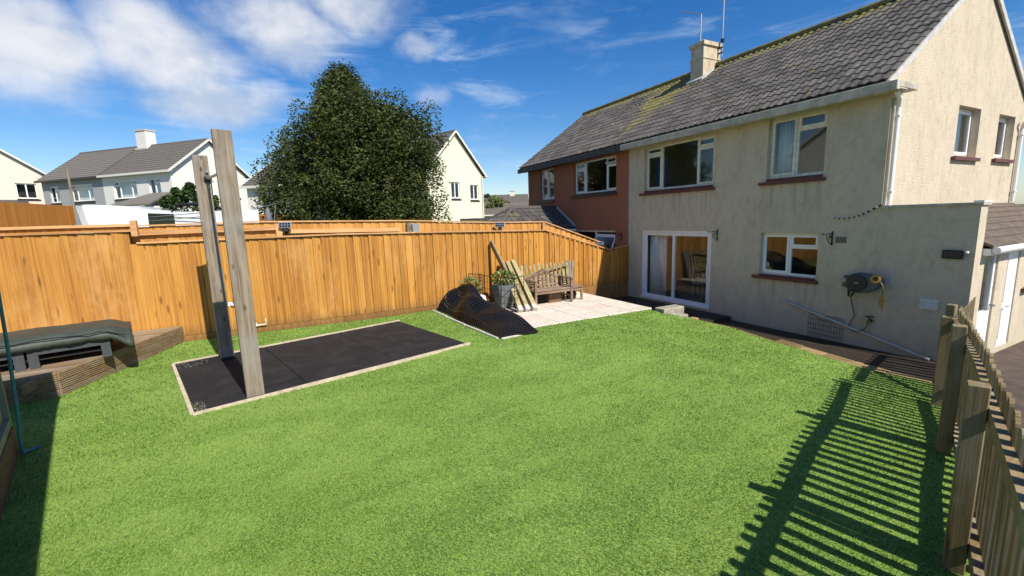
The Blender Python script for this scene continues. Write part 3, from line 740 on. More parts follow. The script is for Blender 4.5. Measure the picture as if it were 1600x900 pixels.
window(ht, Tfront, *NW2, [(NW2[0], -13.4, 4.0, NW2[3], 1), (NW2[0], -13.4, NW2[2], 4.0, 1), (-13.4, -12.2, NW2[2], NW2[3], 0), (-12.2, NW2[1], 4.0, NW2[3], 'open'), (-12.2, NW2[1], NW2[2], 4.0, 1)], sm=SILLD)
window(ht, Tfront, *NGW, [(NGW[0], -12.83, NGW[2], NGW[3], 0), (-12.83, NGW[1], 1.62, NGW[3], 0), (-12.83, NGW[1], NGW[2], 1.62, 'open')], sm=SILLD, fw_=.07)
# its single-storey rear extension with a hipped tile roof
EX0, EXR, EX1, EY0, EYR = -16.57, -15.26, -13.95, 6.62, 7.95
bxm = MB().box(EX0+.18, EX1-.18, EY0+.2, YF-.003, BASE, 1.8); bxm.build('extension_wall', TERRA, ht)
r3 = MB()
e, rz = 1.86, 2.64
r3.add([(EX0, EY0, e), (EX1, EY0, e), (EX1, YF-.004, e), (EX0, YF-.004, e), (EXR, EYR, rz), (EXR, YF-.004, rz)], [(0, 1, 4), (1, 2, 5, 4), (3, 0, 4, 5), (2, 3, 5), (3, 2, 1, 0)])
hip = r3.build('extension_roof', TILE, ht)
t_me = tile_mesh(.27, .40, TILE)
sl3 = math.atan2(rz-e, EX1-EXR); L3 = math.hypot(rz-e, EX1-EXR); nr = 5
for r in range(nr):
    t = r/nr
    for c in range(13):
        y = YF-.14-.27*c; yh = lerp(EY0, EYR, t+.5/nr)
        if y-.05 < yh: continue
        inst('tile', t_me, hip, (lerp(EX1, EXR, t), y, lerp(e, rz, t)+.015), Vector((sl3, 0, math.pi/2)), (1, L3/nr/.36, 1))
    for c in range(10):
        x = EX0+.14+.27*c; w_ = lerp(0, (EX1-EX0)/2, t+.5/nr)
        if not (EX0+w_-.05 < x < EX1-w_+.05): continue
        inst('tile', t_me, hip, (x, lerp(EY0, EYR, t), lerp(e, rz, t)+.015), Vector((math.atan2(rz-e, EYR-EY0), 0, 0)), (1, .82, 1))
M = MB(); M.tube([(EX1, EY0, e+.05), (EXR, EYR, rz+.05)], .075, 8); M.tube([(EX0, EY0, e+.05), (EXR, EYR, rz+.05)], .075, 8); M.tube([(EXR, EYR, rz+.05), (EXR, YF-.01, rz+.05)], .08, 8); M.build('hip_tile', TILE, hip)
MB().beam((EX1+.02, YF-.02, e+.07), (EXR, YF-.02, rz+.09), .035, .07).build('flashing', LEAD, hip)
MB().box(EX1-.02, EX1+.09, EY0-.05, YF-.01, e-.12, e-.02).build('gutter', WHITE, hip)

# ---- things fixed on the rear wall
def bracket(x, z, lab):
    o = thing('hanging_bracket', (x, YF, z), lab, 'bracket', None)
    M = MB().box(x-.012, x+.012, YF-.018, YF-.001, z-.16, z+.13); M.build('back_plate', BLACKM, o)
    M = MB().tube([(x, YF-.016, z+.09), (x-.02, YF-.3, z+.07), (x-.02, YF-.33, z+.11)], .010, 6)
    M.build('arm', BLACKM, o)
    pts = [(x, YF-.016, z-.13), (x, YF-.10, z-.10), (x-.01, YF-.17, z-.02), (x-.01, YF-.2, z+.06)]
    MB().tube(pts, .009, 6).build('brace', BLACKM, o)
    MB().tube([(x, YF-.05+.02*math.cos(t*.7)*(1-t/14), z+.02+.045*math.sin(t*.7)*(1-t/14)) if 0 else (x, YF-.09+.05*(1-t/14)*math.cos(t*.7), z+.01+.05*(1-t/14)*math.sin(t*.7)) for t in range(14)], .007, 5).build('scroll', BLACKM, o)
    return o
bracket(-7.7, 1.72, 'black iron hanging basket bracket beside the patio door')
bracket(-5.0, 1.7, 'black iron hanging basket bracket beside the kitchen window')
bracket(-11.33, 1.6, 'black iron hanging basket bracket on the terracotta wall')
# hose reel
hr = thing('hose_reel', (-4.3, YF, .86), 'slate blue wall-mounted garden hose reel with ochre nozzle holder', 'hose reel')
cx, cz = -4.33, .86
prof = [(-.26, -.10), (-.25, .06), (-.2, .14), (-.08, .19), (.1, .18), (.25, .13), (.33, .07), (.33, .0), (.26, -.10), (.14, -.17), (-.02, -.2), (-.17, -.18)]
M = MB(); M.prism([(cx+a, YF-.06, cz+b) for a, b in prof], (0, -.2, 0)); body = M.build('body', REEL, hr); bevel(body, .035, 3)
MB().box(cx-.2, cx+.12, YF-.062, YF-.001, cz-.1, cz+.1).build('wall_bracket', BLACKM, hr)
MB().box(cx-.31, cx-.24, YF-.24, YF-.06, cz-.1, cz-.02).box(cx-.3, cx-.24, YF-.22, YF-.08, cz+.06, cz+.12).build('lug', REEL, hr)
MB().lathe((cx-.05, YF-.255, cz), [(.17, 0), (.17, .022), (.15, .03), (.03, .034)], 28, (0, -1, 0)).build('disc', REELD, hr)
MB().box(cx-.085, cx-.015, YF-.292, YF-.288, cz-.01, cz+.012).build('badge', SOLARG, hr)
MB().lathe((cx+.245, YF-.24, cz+.10), [(.085, 0), (.08, .05), (.045, .055), (.03, .0)], 18, (.25, -1, .15)).build('hose_guide', YEL, hr)
MB().tube([(cx+.31, YF-.25, cz+.08), (cx+.36, YF-.26, cz), (cx+.37, YF-.24, cz-.1), (cx+.36, YF-.22, cz-.2)], .013, 7).build('hose', HOSE, hr)
MB().tube([(cx+.36, YF-.22, cz-.19), (cx+.35, YF-.22, cz-.26), (cx+.35, YF-.22, cz-.36)], [.022, .04, .035], 10).tube([(cx+.35, YF-.22, cz-.35), (cx+.38, YF-.25, cz-.4), (cx+.43, YF-.27, cz-.43)], [.03, .024, .02], 8).build('nozzle', YEL, hr)
fh = MB().tube([(cx-.2, YF-.2, cz-.06), (cx-.2, YF-.14, cz-.24), (cx-.18, YF-.06, cz-.5), (cx-.13, YF-.05, cz-.68), (cx-.2, YF-.06, cz-.86), (cx-.21, YF-.07, cz-.95), (cx-.12, YF-.08, cz-1.0), (cx, YF-.08, cz-.98), (cx+.09, YF-.07, cz-.88), (cx+.12, YF-.05, cz-.77)], .014, 8).build('feed_hose', HOSE, hr)
hk = MB().tube([(cx-.29, YF-.03, cz-.18), (cx-.26, YF-.07, cz-.31), (cx-.2, YF-.09, cz-.31), (cx-.16, YF-.06, cz-.2)], .014, 6).build('hose_clip', BLACKM, hr)
tp = thing('garden_tap', (-4.2, YF, .12), 'brass outdoor tap on the cream wall above the pipe', 'tap')
M = MB().tube([(-4.2, YF-.001, .12), (-4.2, YF-.1, .12), (-4.21, YF-.13, .07)], [.022, .025, .02], 10).lathe((-4.2, YF-.02, .12), [(.04, 0), (.04, .01)], 14, (0, -1, 0)); M.build('spout', BRASS, tp)
MB().tube([(-4.2, YF-.08, .12), (-4.2, YF-.08, .19)], .012, 8).tube([(-4.26, YF-.08, .195), (-4.14, YF-.08, .21)], .014, 8).build('handle', BLACKM, tp)
# leaning pipe and wire panel
pz = lambda x: lerp(.27, -.40, (x+5.92)/(5.92-3.25))
o = MB().tube([(-5.92, YF-.05, pz(-5.92)), (-3.25, YF-.08, pz(-3.25))], .025, 12).build('pipe', PIPE, origin=(-3.25, YF-.05, pz(-3.25))); tag(o, 'long grey plastic pipe leaning slantwise along the cream wall', 'pipe')
M = MB(); gx0, gx1, gz0, gz1 = -5.33, -4.66, -.47, .06
for i in range(14): x = lerp(gx0, gx1, i/13); M.tube([(x, YF-.03, gz0), (x, YF-.02, gz1)], .0035, 4)
for i in range(6): z = lerp(gz0+.01, gz1, i/5); M.tube([(gx0, YF-.025, z), (gx1, YF-.025, z)], .0045, 4)
tag(M.build('wire_grille', WIRE, origin=(-5, YF-.03, gz0)), 'small wire mesh panel propped against the wall behind the pipe', 'wire panel')
# striped line hitched to the corner of the house
pts = []
for i in range(41):
    t = i/40; pts.append((lerp(-4.2, -5.02, t), YF-.03-.02*math.sin(t*9), lerp(2.33, 2.10, t)-.10*math.sin(t*math.pi)))
rp = thing('rope', pts[0], 'black and white twisted rope on the wall by the extension', 'rope')
for k in range(20):
    MB().tube(pts[2*k:2*k+3], .012 if k > 6 else .018, 6).build('strand', WHITEOLD if k % 2 else BLACKM, rp)
# aerials
ae = thing('television_aerial', (-10.73, 12.95, 7.8), 'grey aerial with one angled arm on top of the chimney', 'aerial')
MB().tube([(-10.72, 12.7, 7.7), (-10.72, 12.7, 8.62)], .018, 8).build('mast', STEEL, ae); MB().tube([(-10.70, 12.72, 8.6), (-11.35, 12.5, 8.92)], .016, 6).build('boom', STEEL, ae)
ae = thing('television_aerial', (-10.42, 13.25, 7.2), 'tall thin aerial mast strapped to the side of the chimney', 'aerial')
MB().tube([(-10.36, 13.3, 7.3), (-10.36, 13.3, 10.6)], .017, 8).build('mast', STEEL, ae)
MB().box(-10.499, -10.34, 13.28, 13.32, 7.4, 7.44).box(-10.499, -10.34, 13.28, 13.32, 7.56, 7.6).build('clamp', BLACKM, ae)
M = MB()
for i in range(9): M.tube([(-10.36, 13.05, 8.2+i*.25), (-10.36, 13.55, 8.2+i*.25)], .006, 4)
M.build('element', STEEL, ae)
MB().box(-10.40, -10.32, 13.26, 13.34, 7.72, 7.84).build('junction_box', BLACKM, ae)

def solar_light(p, nrm, lab, body=SOLARG, s=1.):
    o = thing('solar_light', p, lab, 'solar light')
    n = Vector(nrm).normalized(); a = Vector((0, 0, 1)).cross(n).normalized(); up = n.cross(a); P = Vector(p)
    f = lambda u, d, z: tuple(P+a*u*s+n*d*s+up*z*s)
    bevel(MB().tbox(f, -.13, .13, .03, .065, -.07, .07).build('housing', body, o), .008, 1)
    pn = MB().tbox(f, -.118, .118, .0652, .07, -.058, .058).build('panel', SOLARP, o)
    M = MB()
    for i in range(5): M.tbox(f, -.118+i*.059-.003, -.118+i*.059+.003, .0701, .072, -.058, .058)
    for i in range(3): M.tbox(f, -.118, .118, .0702, .0722, -.058+i*.058-.003, -.058+i*.058+.003)
    M.build('panel_grid', body, pn)
    MB().tbox(f, -.05, .05, -.06, .032, -.13, -.06).tbox(f, -.03, .03, -.10, -.02, -.16, -.05).build('bracket', BLACKM, o)
    return o
so3 = thing('solar_light', (-3.12, YF, 1.46), 'black solar floodlight on the cream extension wall', 'solar light')
bevel(MB().box(-3.26, -2.99, YF-.07, YF-.03, 1.39, 1.54).build('housing', BLACKM, so3), .01, 1); MB().box(-3.235, -3.015, YF-.076, YF-.0705, 1.41, 1.52).build('panel', SOLARP, so3); MB().box(-3.15, -3.1, YF-.03, YF-.001, 1.43, 1.5).build('bracket', BLACKM, so3); MB().lathe((-2.97, YF-.05, 1.5), [(.02, 0), (.022, .03), (.008, .04)], 10, (1, 0, .3)).build('sensor', WHITE, so3)

# ---- rooms behind the glass
def curtain(x0, x1, y, z0, z1, lab, mt=CURT):
    M = MB(); n = 40
    for i in range(n+1):
        u = i/n; x = lerp(x0, x1, u); yy = y+.035*math.sin(u*26)+.012*math.sin(u*61)
        M.v += [(x, yy, z0), (x, yy, z1)]
    for i in range(n): M.f.append((2*i, 2*i+2, 2*i+3, 2*i+1))
    o = M.build('curtain', mt, origin=((x0+x1)/2, y, z0), smooth=True); tag(o, lab, 'curtain')
    s_ = o.modifiers.new('t', 'SOLIDIFY'); s_.thickness = .006
curtain(-10.28, -9.62, YF+.24, -.28, 1.9, 'pale grey pleated curtain behind the patio door')
curtain(-6.45, -6.1, YF+.36, 2.95, 4.35, 'pale curtain behind the upper window of the cream house')
tb = thing('dining_table', (-8.75, 11.6, -.32), 'dining table under a cream cloth inside the patio door', 'table')
MB().box(-9.15, -8.3, 11.2, 12.2, .40, .44).build('tabletop', TEAK, tb); M = MB()
M.box(-9.17, -8.28, 11.18, 12.22, .441, .447); M.add([(-9.17, 11.175, .445), (-8.28, 11.175, .445), (-8.72, 11.17, .05)], [(0, 1, 2)]); M.add([(-8.275, 11.18, .445), (-8.275, 12.22, .445), (-8.27, 11.7, .1)], [(0, 1, 2)]); M.build('tablecloth', CLOTHM, tb)
for a_, b_ in ((-9.1, 11.25), (-8.35, 11.25), (-9.1, 12.15), (-8.35, 12.15)): MB().box(a_-.03, a_+.03, b_-.03, b_+.03, -.32, .4).build('leg', TEAK, tb)
def chair(x, y, rz, lab, mt):
    o = thing('dining_chair', (x, y, -.32), lab, 'chair'); c, s_ = math.cos(rz), math.sin(rz)
    f = lambda u, d, z: (x+c*u-s_*d, y+s_*u+c*d, z-.32)
    MB().tbox(f, -.22, .22, -.22, .22, .42, .46).build('seat', mt, o); 
    for u in (-.2, .2):
        MB().tbox(f, u-.02, u+.02, -.21, -.17, 0, .42).build('leg', mt, o); MB().tbox(f, u-.02, u+.02, .18, .22, 0, .42).build('leg', mt, o); MB().tbox(f, u-.02, u+.02, .19, .22, .46, .98).build('back_post', mt, o)
    for zz in (.6, .75, .9): MB().tbox(f, -.18, .18, .195, .215, zz, zz+.07).build('back_rail', mt, o)
chair(-8.1, 11.25, -.5, 'pale dining chair beside the covered table indoors', WHITEOLD)
chair(-9.35, 11.5, 1.9, 'dark dining chair behind the sliding pane indoors', STEEL)
tag(MB().box(-10.31, -9.8, YF+.42, YF+.44, 2.5, 3.95).build('blue_blind', BLUEBL, origin=(-10, YF+.43, 2.5)), 'blue cloth behind the narrow upper window pane', 'cloth')

# lower deck boards and edging
dk = thing('house_deck', (-7, 9, -.47), 'dark damp timber deck boards along the foot of the house', 'deck')
bw = .142
upper_me = MB().box(-1.85, 1.85, -.066, .066, -.02, .02).mesh('deck_board', DARKDECK); lower_me = MB().box(-2.28, 2.28, -.066, .066, -.02, .02).mesh('deck_board', DARKDECK)
for i in range(13):
    y = YF-.09-bw*i
    if y > 8.05: inst('deck_board', upper_me, dk, (-9.06, y, -.375+random.uniform(-.003, .003)))
    if y > 8.42: inst('deck_board', lower_me, dk, (-4.9, y-.06, -.445+random.uniform(-.003, .003)))
for x in (-10.6, -9.1, -7.6): MB().box(x-.04, x+.04, 8.1, 9.95, -.469, -.396).build('joist', DARKDECK, dk)
MB().box(-7.21, -7.18, 8.06, 9.95, -.469, -.36).build('riser', DARKDECK, dk)
pcs = [(-6.95, 8.22, -6.05, 8.44), (-6.02, 8.44, -5.2, 8.37), (-5.17, 8.37, -4.72, 8.34), (-4.7, 8.33, -4.28, 8.31), (-4.26, 8.3, -3.82, 8.26), (-3.8, 8.26, -3.3, 8.22), (-3.28, 8.22, -2.75, 8.28)]
for i, (x0, y0, x1, y1) in enumerate(pcs):
    w = .16 if i < 2 else .36
    o = MB().beam((x0, y0+w/2+.02, edge_z(x0)-.155), (x1, y1+w/2+.02, edge_z(x1)-.155), w, .17+.0*i).build('timber_edging', SLEEPER); bevel(o, .008, 1)
    o.location.z -= random.uniform(0, .012)
    tag(o, 'short brown timber edging block between the lawn and the house deck', 'edging', 'timber edging along the lawn')
# stones stepping down from the patio
for i, (x0, x1, y0, y1, z1, lab) in enumerate([(-7.80, -7.5, 7.93, 8.62, .03, 'tall pale stone kerb at the corner of the patio'), (-7.42, -7.12, 8.0, 8.33, -.07, 'small pale stone block beside the patio kerb'), (-7.1, -6.93, 8.2, 8.46, -.14, 'low timber block at the end of the patio kerb')]):
    o = MB().box(x0, x1, y0, y1, -.47, z1).build('kerb_stone' if i < 2 else 'timber_block', KERBD if i < 2 else SLEEPER, origin=((x0+x1)/2, (y0+y1)/2, -.47)); bevel(o, .02, 2); tag(o, lab, 'stone' if i < 2 else 'block')

# ================================================================== BOUNDARY FENCE
XFN = -11.0
bf = thing('boundary_fence', (XFN, 1, 0), 'orange-brown featheredge fence along the garden with solar lights', 'fence')
def fe_board(w, h, t=.027, mt=FENCE, name='board'):
    "featheredge: thick on one edge, thin on the other; local x thickness (+x is the show face), y width, z up from 0"
    return MB().hexa([(-.012, -w/2, 0), (t, -w/2, 0), (.002, w/2, 0), (-.012, w/2, 0), (-.012, -w/2, h), (t, -w/2, h), (.002, w/2, h), (-.012, w/2, h)]).mesh(name, mt)
def ftop(y):
    if y < -2.53: return 2.29
    return interp(y, [(-2.53, 2.05), (1, 2.06), (3.83, 2.0), (6.8, 1.92), (9.25, 1.18), (9.27, 1.28), (10, 1.30)])
y = -7.2
bme = {}
for lim, pitch in ((-2.53, .24), (9.95, .176)):
    while y < lim-.02:
        hh = ftop(y+pitch/2); key = round(pitch, 3)
        if key not in bme: bme[key] = fe_board(pitch*1.07, 1.0)
        slope_part = 6.8 < y < 9.25
        h_ = hh-.13 if not slope_part else min(ftop(y), ftop(y+pitch))-.13
        inst('board', bme[key], bf, (XFN+(.0 if lim > 0 else .02), y+pitch/2, .125), (random.uniform(-.012, .012)*0, random.uniform(-.004, .004), random.uniform(-.03, .03)), (1, 1, h_))
        y += pitch
gl = [-7.2, -4.6, -2.53, -.7, 1.1, 2.9, 4.7, 6.8, 9.95]
for a, b in zip(gl, gl[1:]): MB().box(XFN-.01, XFN+.022, a+.004, b-.004, -.25 if b < 9 else -.5, .118).build('gravel_board', FENCE, bf)
M = MB()
def cap(a, b, x0, x1, dz, th, mt, par, name='cap_rail'):
    za, zb = ftop(a+.001)+dz, ftop(b-.001)+dz
    return MB().hexa([(x0, a, za), (x1, a, za), (x1, b, zb), (x0, b, zb), (x0, a, za+th), (x1, a, za+th), (x1, b, zb+th), (x0, b, zb+th)]).build(name, mt, par)
for a, b in ((-7.2, -4.7), (-4.697, -2.54)):
    cap(a, b, XFN-.06, XFN+.075, .0, .035, CAPW, bf); cap(a, b, XFN-.05, XFN+.05, .10, .05, CAPW, bf, 'top_rail'); cap(a, b, XFN-.03, XFN+.0, .036, .063, FENCE, bf, 'rail_backing')
for a, b in ((-2.53, -.7), (-.697, 1.1), (1.103, 2.95), (2.953, 4.8), (4.803, 6.8), (6.803, 9.245), (9.26, 9.95)):
    cap(a, b, XFN-.06, XFN+.065, .0, .032, CAPW, bf)
for yy in (-4.7, -2.53):
    MB().box(XFN-.02, XFN+.085, yy-.05, yy+.05, 2.2, 2.5).build('post', CAPW, bf)
# the neighbour's fence just behind, a little taller, its rails towards us
rf = thing('rear_fence', (XFN-.14, 2, 0), 'slightly taller pale orange fence standing just behind the garden fence', 'fence')
def rtop(y): return interp(y, [(-3.2, 2.37), (-2.6, 2.38), (-.5, 2.40), (2.84, 2.32), (5.2, 2.2), (6.86, 2.16), (9.2, 1.36)])
rb = fe_board(.2, 1.0, .018, FENCE2)
y = -3.2
while y < 9.0:
    inst('board', rb, rf, (XFN-.16, y+.1, -.5), (0, 0, random.uniform(-.03, .03)), (1, 1, min(rtop(y), rtop(y+.19))+.49)); y += .19
segs = [(-2.6, -.4), (-.397, 1.0), (1.003, 2.85), (2.853, 5.2), (5.203, 6.86), (6.863, 9.1)]
for a, b in segs:
    za, zb = rtop(a), rtop(b)
    MB().hexa([(XFN-.2, a, za), (XFN-.11, a, za), (XFN-.11, b, zb), (XFN-.2, b, zb), (XFN-.2, a, za+.03), (XFN-.11, a, za+.03), (XFN-.11, b, zb+.03), (XFN-.2, b, zb+.03)]).build('cap_rail', CAPW, rf)
for (a, b) in ((-2.5, -.12), (-.0, 2.6)):
    dz_ = -.17 if a < -1 else -.25
    MB().hexa([(XFN-.138, a, rtop(a)+dz_), (XFN-.075, a, rtop(a)+dz_), (XFN-.075, b, rtop(b)+dz_), (XFN-.138, b, rtop(b)+dz_), (XFN-.138, a, rtop(a)+dz_+.09), (XFN-.075, a, rtop(a)+dz_+.09), (XFN-.075, b, rtop(b)+dz_+.09), (XFN-.138, b, rtop(b)+dz_+.09)]).build('rail', CAPW, rf)
MB().box(XFN-.138, XFN-.066, -.12, .0, .2, 2.36).build('post', CAPW, rf)
MB().box(XFN-.138, XFN-.066, 2.78, 2.9, .2, 2.28).build('post', GREYW, rf); MB().box(XFN-.138, XFN-.08, 2.93, 3.1, 1.2, 2.25).build('post', STEEL, rf)
MB().box(XFN-.138, XFN-.066, 6.76, 6.86, .2, 2.14).build('post', CAPW, rf)
solar_light((XFN-.06, .08, 2.3), (1, -.25, .35), 'grey solar light on the fence behind the pull-up posts')
solar_light((XFN+.0, 5.34, 2.13), (1, -.5, .3), 'grey solar light on the fence above the leaning timbers')
solar_light((XFN+.0, 8.8, 1.43), (1, -.7, .3), 'small grey solar light on the sloping fence near the house', s=.8)
# white hooks on the fence
for yy, zz, lab in ((-1.02, .68, 'upper white metal hook screwed to the fence behind the posts'), (-.62, .17, 'lower white metal hook screwed to the fence behind the posts')):
    o = MB().tube([(XFN+.02, yy-.12, zz), (XFN+.07, yy-.1, zz), (XFN+.08, yy+.1, zz+.01), (XFN+.08, yy+.1, zz+.13)], .012, 6).box(XFN+.015, XFN+.028, yy-.16, yy-.08, zz-.03, zz+.05).build('wall_hook', WHITE, origin=(XFN+.02, yy, zz)); tag(o, lab, 'hook')

# ================================================================== GARDEN THINGS
# edging round the exercise mats
for (s0, t0, s1, t1, lab) in ((-.03, -.03, ML+.03, -.03, 'pale edging board between the rubber mats and the open lawn'), (-.03, -.0, -.03, MW+.0, 'short pale edging board across the end of the mats beside the deck'), (-.03, MW+.03, ML+.03, MW+.03, 'pale edging board between the rubber mats and the fence')):
    o = MB().beam(mat_xy(s0, t0, .0), mat_xy(s1, t1, .0), .045, .075).build('edging_board', EDGE, origin=mat_xy((s0+s1)/2, (t0+t1)/2, 0)); tag(o, lab, 'edging', 'edging boards round the mats')
def rubber(s0, s1, t0, t1, lab):
    P = [mat_xy(s, t) for s, t in ((s0+.004, t0+.004), (s1-.004, t0+.004), (s1-.004, t1-.004), (s0+.004, t1-.004))]; c = sum(P, Vector())/4
    o = MB().prism([(p.x, p.y, -.03) for p in P], (0, 0, .05)).build('rubber_mat', RUBBER, origin=(c.x, c.y, 0)); bevel(o, .006, 2); o.rotation_euler = (random.uniform(-.002, .002), random.uniform(-.002, .002), 0)
    tag(o, lab, 'mat', 'black rubber gym mats')
rubber(0, 1.36, .42, 2.3, 'flat black rubber mat between the two tall posts')
rubber(1.36, 2.78, 0, 1.35, 'black rubber mat in the middle of the row, lawn side')
rubber(1.36, 2.78, 1.35, MW, 'black rubber mat in the middle of the row, fence side')
rubber(2.78, ML, 0, MW, 'large black rubber mat nearest the black plastic netting')
def drain(s0, s1, t0, t1, lab):
    o = thing('drainage_mat', mat_xy((s0+s1)/2, (t0+t1)/2), lab, 'mat', 'perforated rubber mats'); M = MB()
    P = [mat_xy(s, t) for s, t in ((s0, t0), (s1, t0), (s1, t1), (s0, t1))]; M.prism([(p.x, p.y, -.03) for p in P], (0, 0, .032)); M.build('base', RUBBER, o)
    M = MB(); n = int((s1-s0)/.05); k_ = max(2, int((t1-t0)/.05))
    for i in range(n+1): s = lerp(s0+.008, s1-.008, i/n); M.beam(mat_xy(s, t0, .01), mat_xy(s, t1, .01), .016, .022)
    for i in range(k_+1): t = lerp(t0+.008, t1-.008, i/k_); M.beam(mat_xy(s0, t, .0085), mat_xy(s1, t, .0085), .016, .022)
    M.build('ribs', RUBBER, o)
drain(.0, 1.35, .0, .41, 'perforated black rubber mat round the foot of the nearer tall post'); drain(.0, 1.35, 2.31, MW, 'perforated black rubber mat at the foot of the tall post by the fence')
M = MB()
for i in range(150):   # chalky grit caught in the corner
    s, t = (random.uniform(.0, .14), random.uniform(.02, .4)) if random.random() < .5 else (random.uniform(.0, .45), random.uniform(2.33, MW-.02))
    p = mat_xy(s, t, .016+random.uniform(0, .012)); r_ = random.uniform(.002, .006)
    M.add([(p.x-r_, p.y, p.z), (p.x, p.y-r_, p.z), (p.x+r_, p.y, p.z), (p.x, p.y+r_, p.z), (p.x, p.y, p.z+r_), (p.x, p.y, p.z-r_)], [(0, 1, 4), (1, 2, 4), (2, 3, 4), (3, 0, 4), (1, 0, 5), (2, 1, 5), (3, 2, 5), (0, 3, 5)])
tag(M.build('grit', KERB), 'pale grit scattered in the perforated rubber mat', 'grit', kind='stuff')
# pull-up frame: two tall planks and a bar
pf = thing('pull_up_frame', (-7.9, -.82, 0), 'two tall weathered grey timber posts joined by a steel pull-up bar', 'pull-up bar')
def tallpost(c, h_, w=.215, t=.06):
    c = Vector((c[0], c[1], 0)); a = Vector((E1.x, E1.y, 0))*w/2; b = Vector((E2.x, E2.y, 0))*t/2
    M = MB().prism([c-a-b-Vector((0, 0, .02)), c+a-b-Vector((0, 0, .02)), c+a+b-Vector((0, 0, .02)), c-a+b-Vector((0, 0, .02))], (0, 0, h_)); o = M.build('post', GREYW, pf, origin=c); return bevel(o, .006, 2)
tallpost((-6.73, -.55), 3.53); tallpost((-9.12, -1.10), 3.53)
MB().tube([(-6.75, -.47, 3.06), (-9.09, -1.03, 3.13)], .021, 10).build('bar', STEEL, pf)
for c, zz in (((-9.065, -1.02), 3.13),):
    MB().lathe((c[0]-.02, c[1]-.003, zz), [(.06, 0), (.06, .012), (.03, .02), (.03, .04)], 14, (-E2.x, -E2.y, 0)).build('bar_flange', BLACKM, pf)
    M = MB()
    for zb in (3.24, 2.99): M.lathe((c[0]-.025, c[1]-.005, zb), [(.022, 0), (.022, .02), (.012, .028)], 8, (-E2.x, -E2.y, 0))
    M.build('bolt', STEEL, pf)

# raised corner deck with a covered rattan day bed
cd = thing('corner_deck', (-9.5, -4, 0), 'raised timber corner deck with grooved fascia boards by the fence', 'deck')
xx = -10.93
while xx < -7.3:
    pl = clip_poly([(xx, -7.5), (xx+.138, -7.5), (xx+.138, -2.0), (xx, -2.0)], DECK[:1]+DECK[1:])
    if len(pl) >= 3: MB().prism([(p[0], p[1], .318) for p in pl], (0, 0, .03)).build('deck_board', DECKW, cd)
    xx += .144
K = Vector((-8.34, -3.06, 0)); 
for q in (Vector((-10.94, -2.04, 0)), Vector((-7.55, -6.5, 0))):
    dv = (q-K).normalized(); nrm = Vector((-dv.y, dv.x, 0))
    if nrm.dot(Vector((1, .5, 0))) < 0: nrm = -nrm
    ln = (q-K).length
    for r in range(3):
        M = MB(); z0 = -.03+r*.127; p = K-dv*.0
        M.beam(K+nrm*.012+Vector((0, 0, z0+.062)), q+nrm*.012+Vector((0, 0, z0+.062)), .02, .122)
        for g_ in range(4): M.beam(K+nrm*.028+Vector((0, 0, z0+.017+g_*.030)), q+nrm*.028+Vector((0, 0, z0+.017+g_*.030)), .016, .017)
        M.build('fascia_board', DECKX, cd)
for i in range(5): MB().box(-10.9, -8.0-.0*i, -3.3-i*.8, -3.24-i*.8, .19, .317).build('joist', DECKW, cd)
db = thing('day_bed', (-9.7, -4.3, .35), 'low dark grey rattan day bed under a charcoal cover', 'day bed')
ax_ = Vector((.245, -.97, 0)).normalized(); o0 = Vector((-8.95, -2.6, .348)); bx_ = Vector((-.97, -.245, 0))
fd = lambda u, d, z: tuple(o0+ax_*u+bx_*d+Vector((0, 0, z)))
for u0 in (0., .93, 1.86):
    MB().tbox(fd, u0, u0+.90, 0, .06, .2, .31).tbox(fd, u0, u0+.06, .06, 1.35, .2, .31).tbox(fd, u0+.84, u0+.90, .06, 1.35, .2, .31).build('base_frame', RATTAN, db)
    for u in (u0+.0, u0+.79):
        for d_ in (0., 1.25): MB().tbox(fd, u, u+.11, d_, d_+.1, .001, .199).build('leg', RATTAN, db)
MB().tbox(fd, .04, 2.7, .08, 1.34, .10, .13).build('underside', DARKI, db)
M = MB(); nu, nd = 60, 26; rngc = random.Random(3)
def cover_pt(u, d):
    e = .10; base = .47
    z = base-.05*d+.014*noise.noise((u*1.7, d*2.5, 3.1))+.010*noise.noise((u*6, d*9, 1.2))
    return z
prof_d = [(-.035, .30), (-.05, .36), (-.03, .41), (0.03, .455)]+[(lerp(.1, 1.35, i/(nd-1)), None) for i in range(nd)]+[(1.42, .40), (1.42, .3)]
for i in range(nu+1):
    u = lerp(-.28, 2.85, i/nu)
    for (d, zf) in prof_d:
        zz = zf if zf else cover_pt(u, d)
        drop = .26*sstep(.09, -.26, u)**2
        wob = .025*noise.noise((u*4.5, d*3, 7.7))+.012*noise.noise((u*14, d*5, 2))
        if zf: M.v.append(fd(u, d+wob, zz-.02-drop*.7+wob*.6))
        else: M.v.append(fd(u, d, zz-drop*.35))
npd = len(prof_d)
for i in range(nu):
    for j in range(npd-1): k_ = i*npd+j; M.f.append((k_, k_+npd, k_+npd+1, k_+1))
M.f.append(tuple(range(npd)))
cv = M.build('cover', COVERM, db, smooth=True); s_ = cv.modifiers.new('t', 'SOLIDIFY'); s_.thickness = .012
# hem line of the cover
MB().tube([fd(lerp(-.2, 2.8, i/30), -.055+.012*math.sin(i*1.3), .415+.012*math.sin(i*.9)-.1*sstep(.1, -.2, lerp(-.2, 2.8, i/30))) for i in range(31)], .008, 5).build('hem', BLACKM, db)

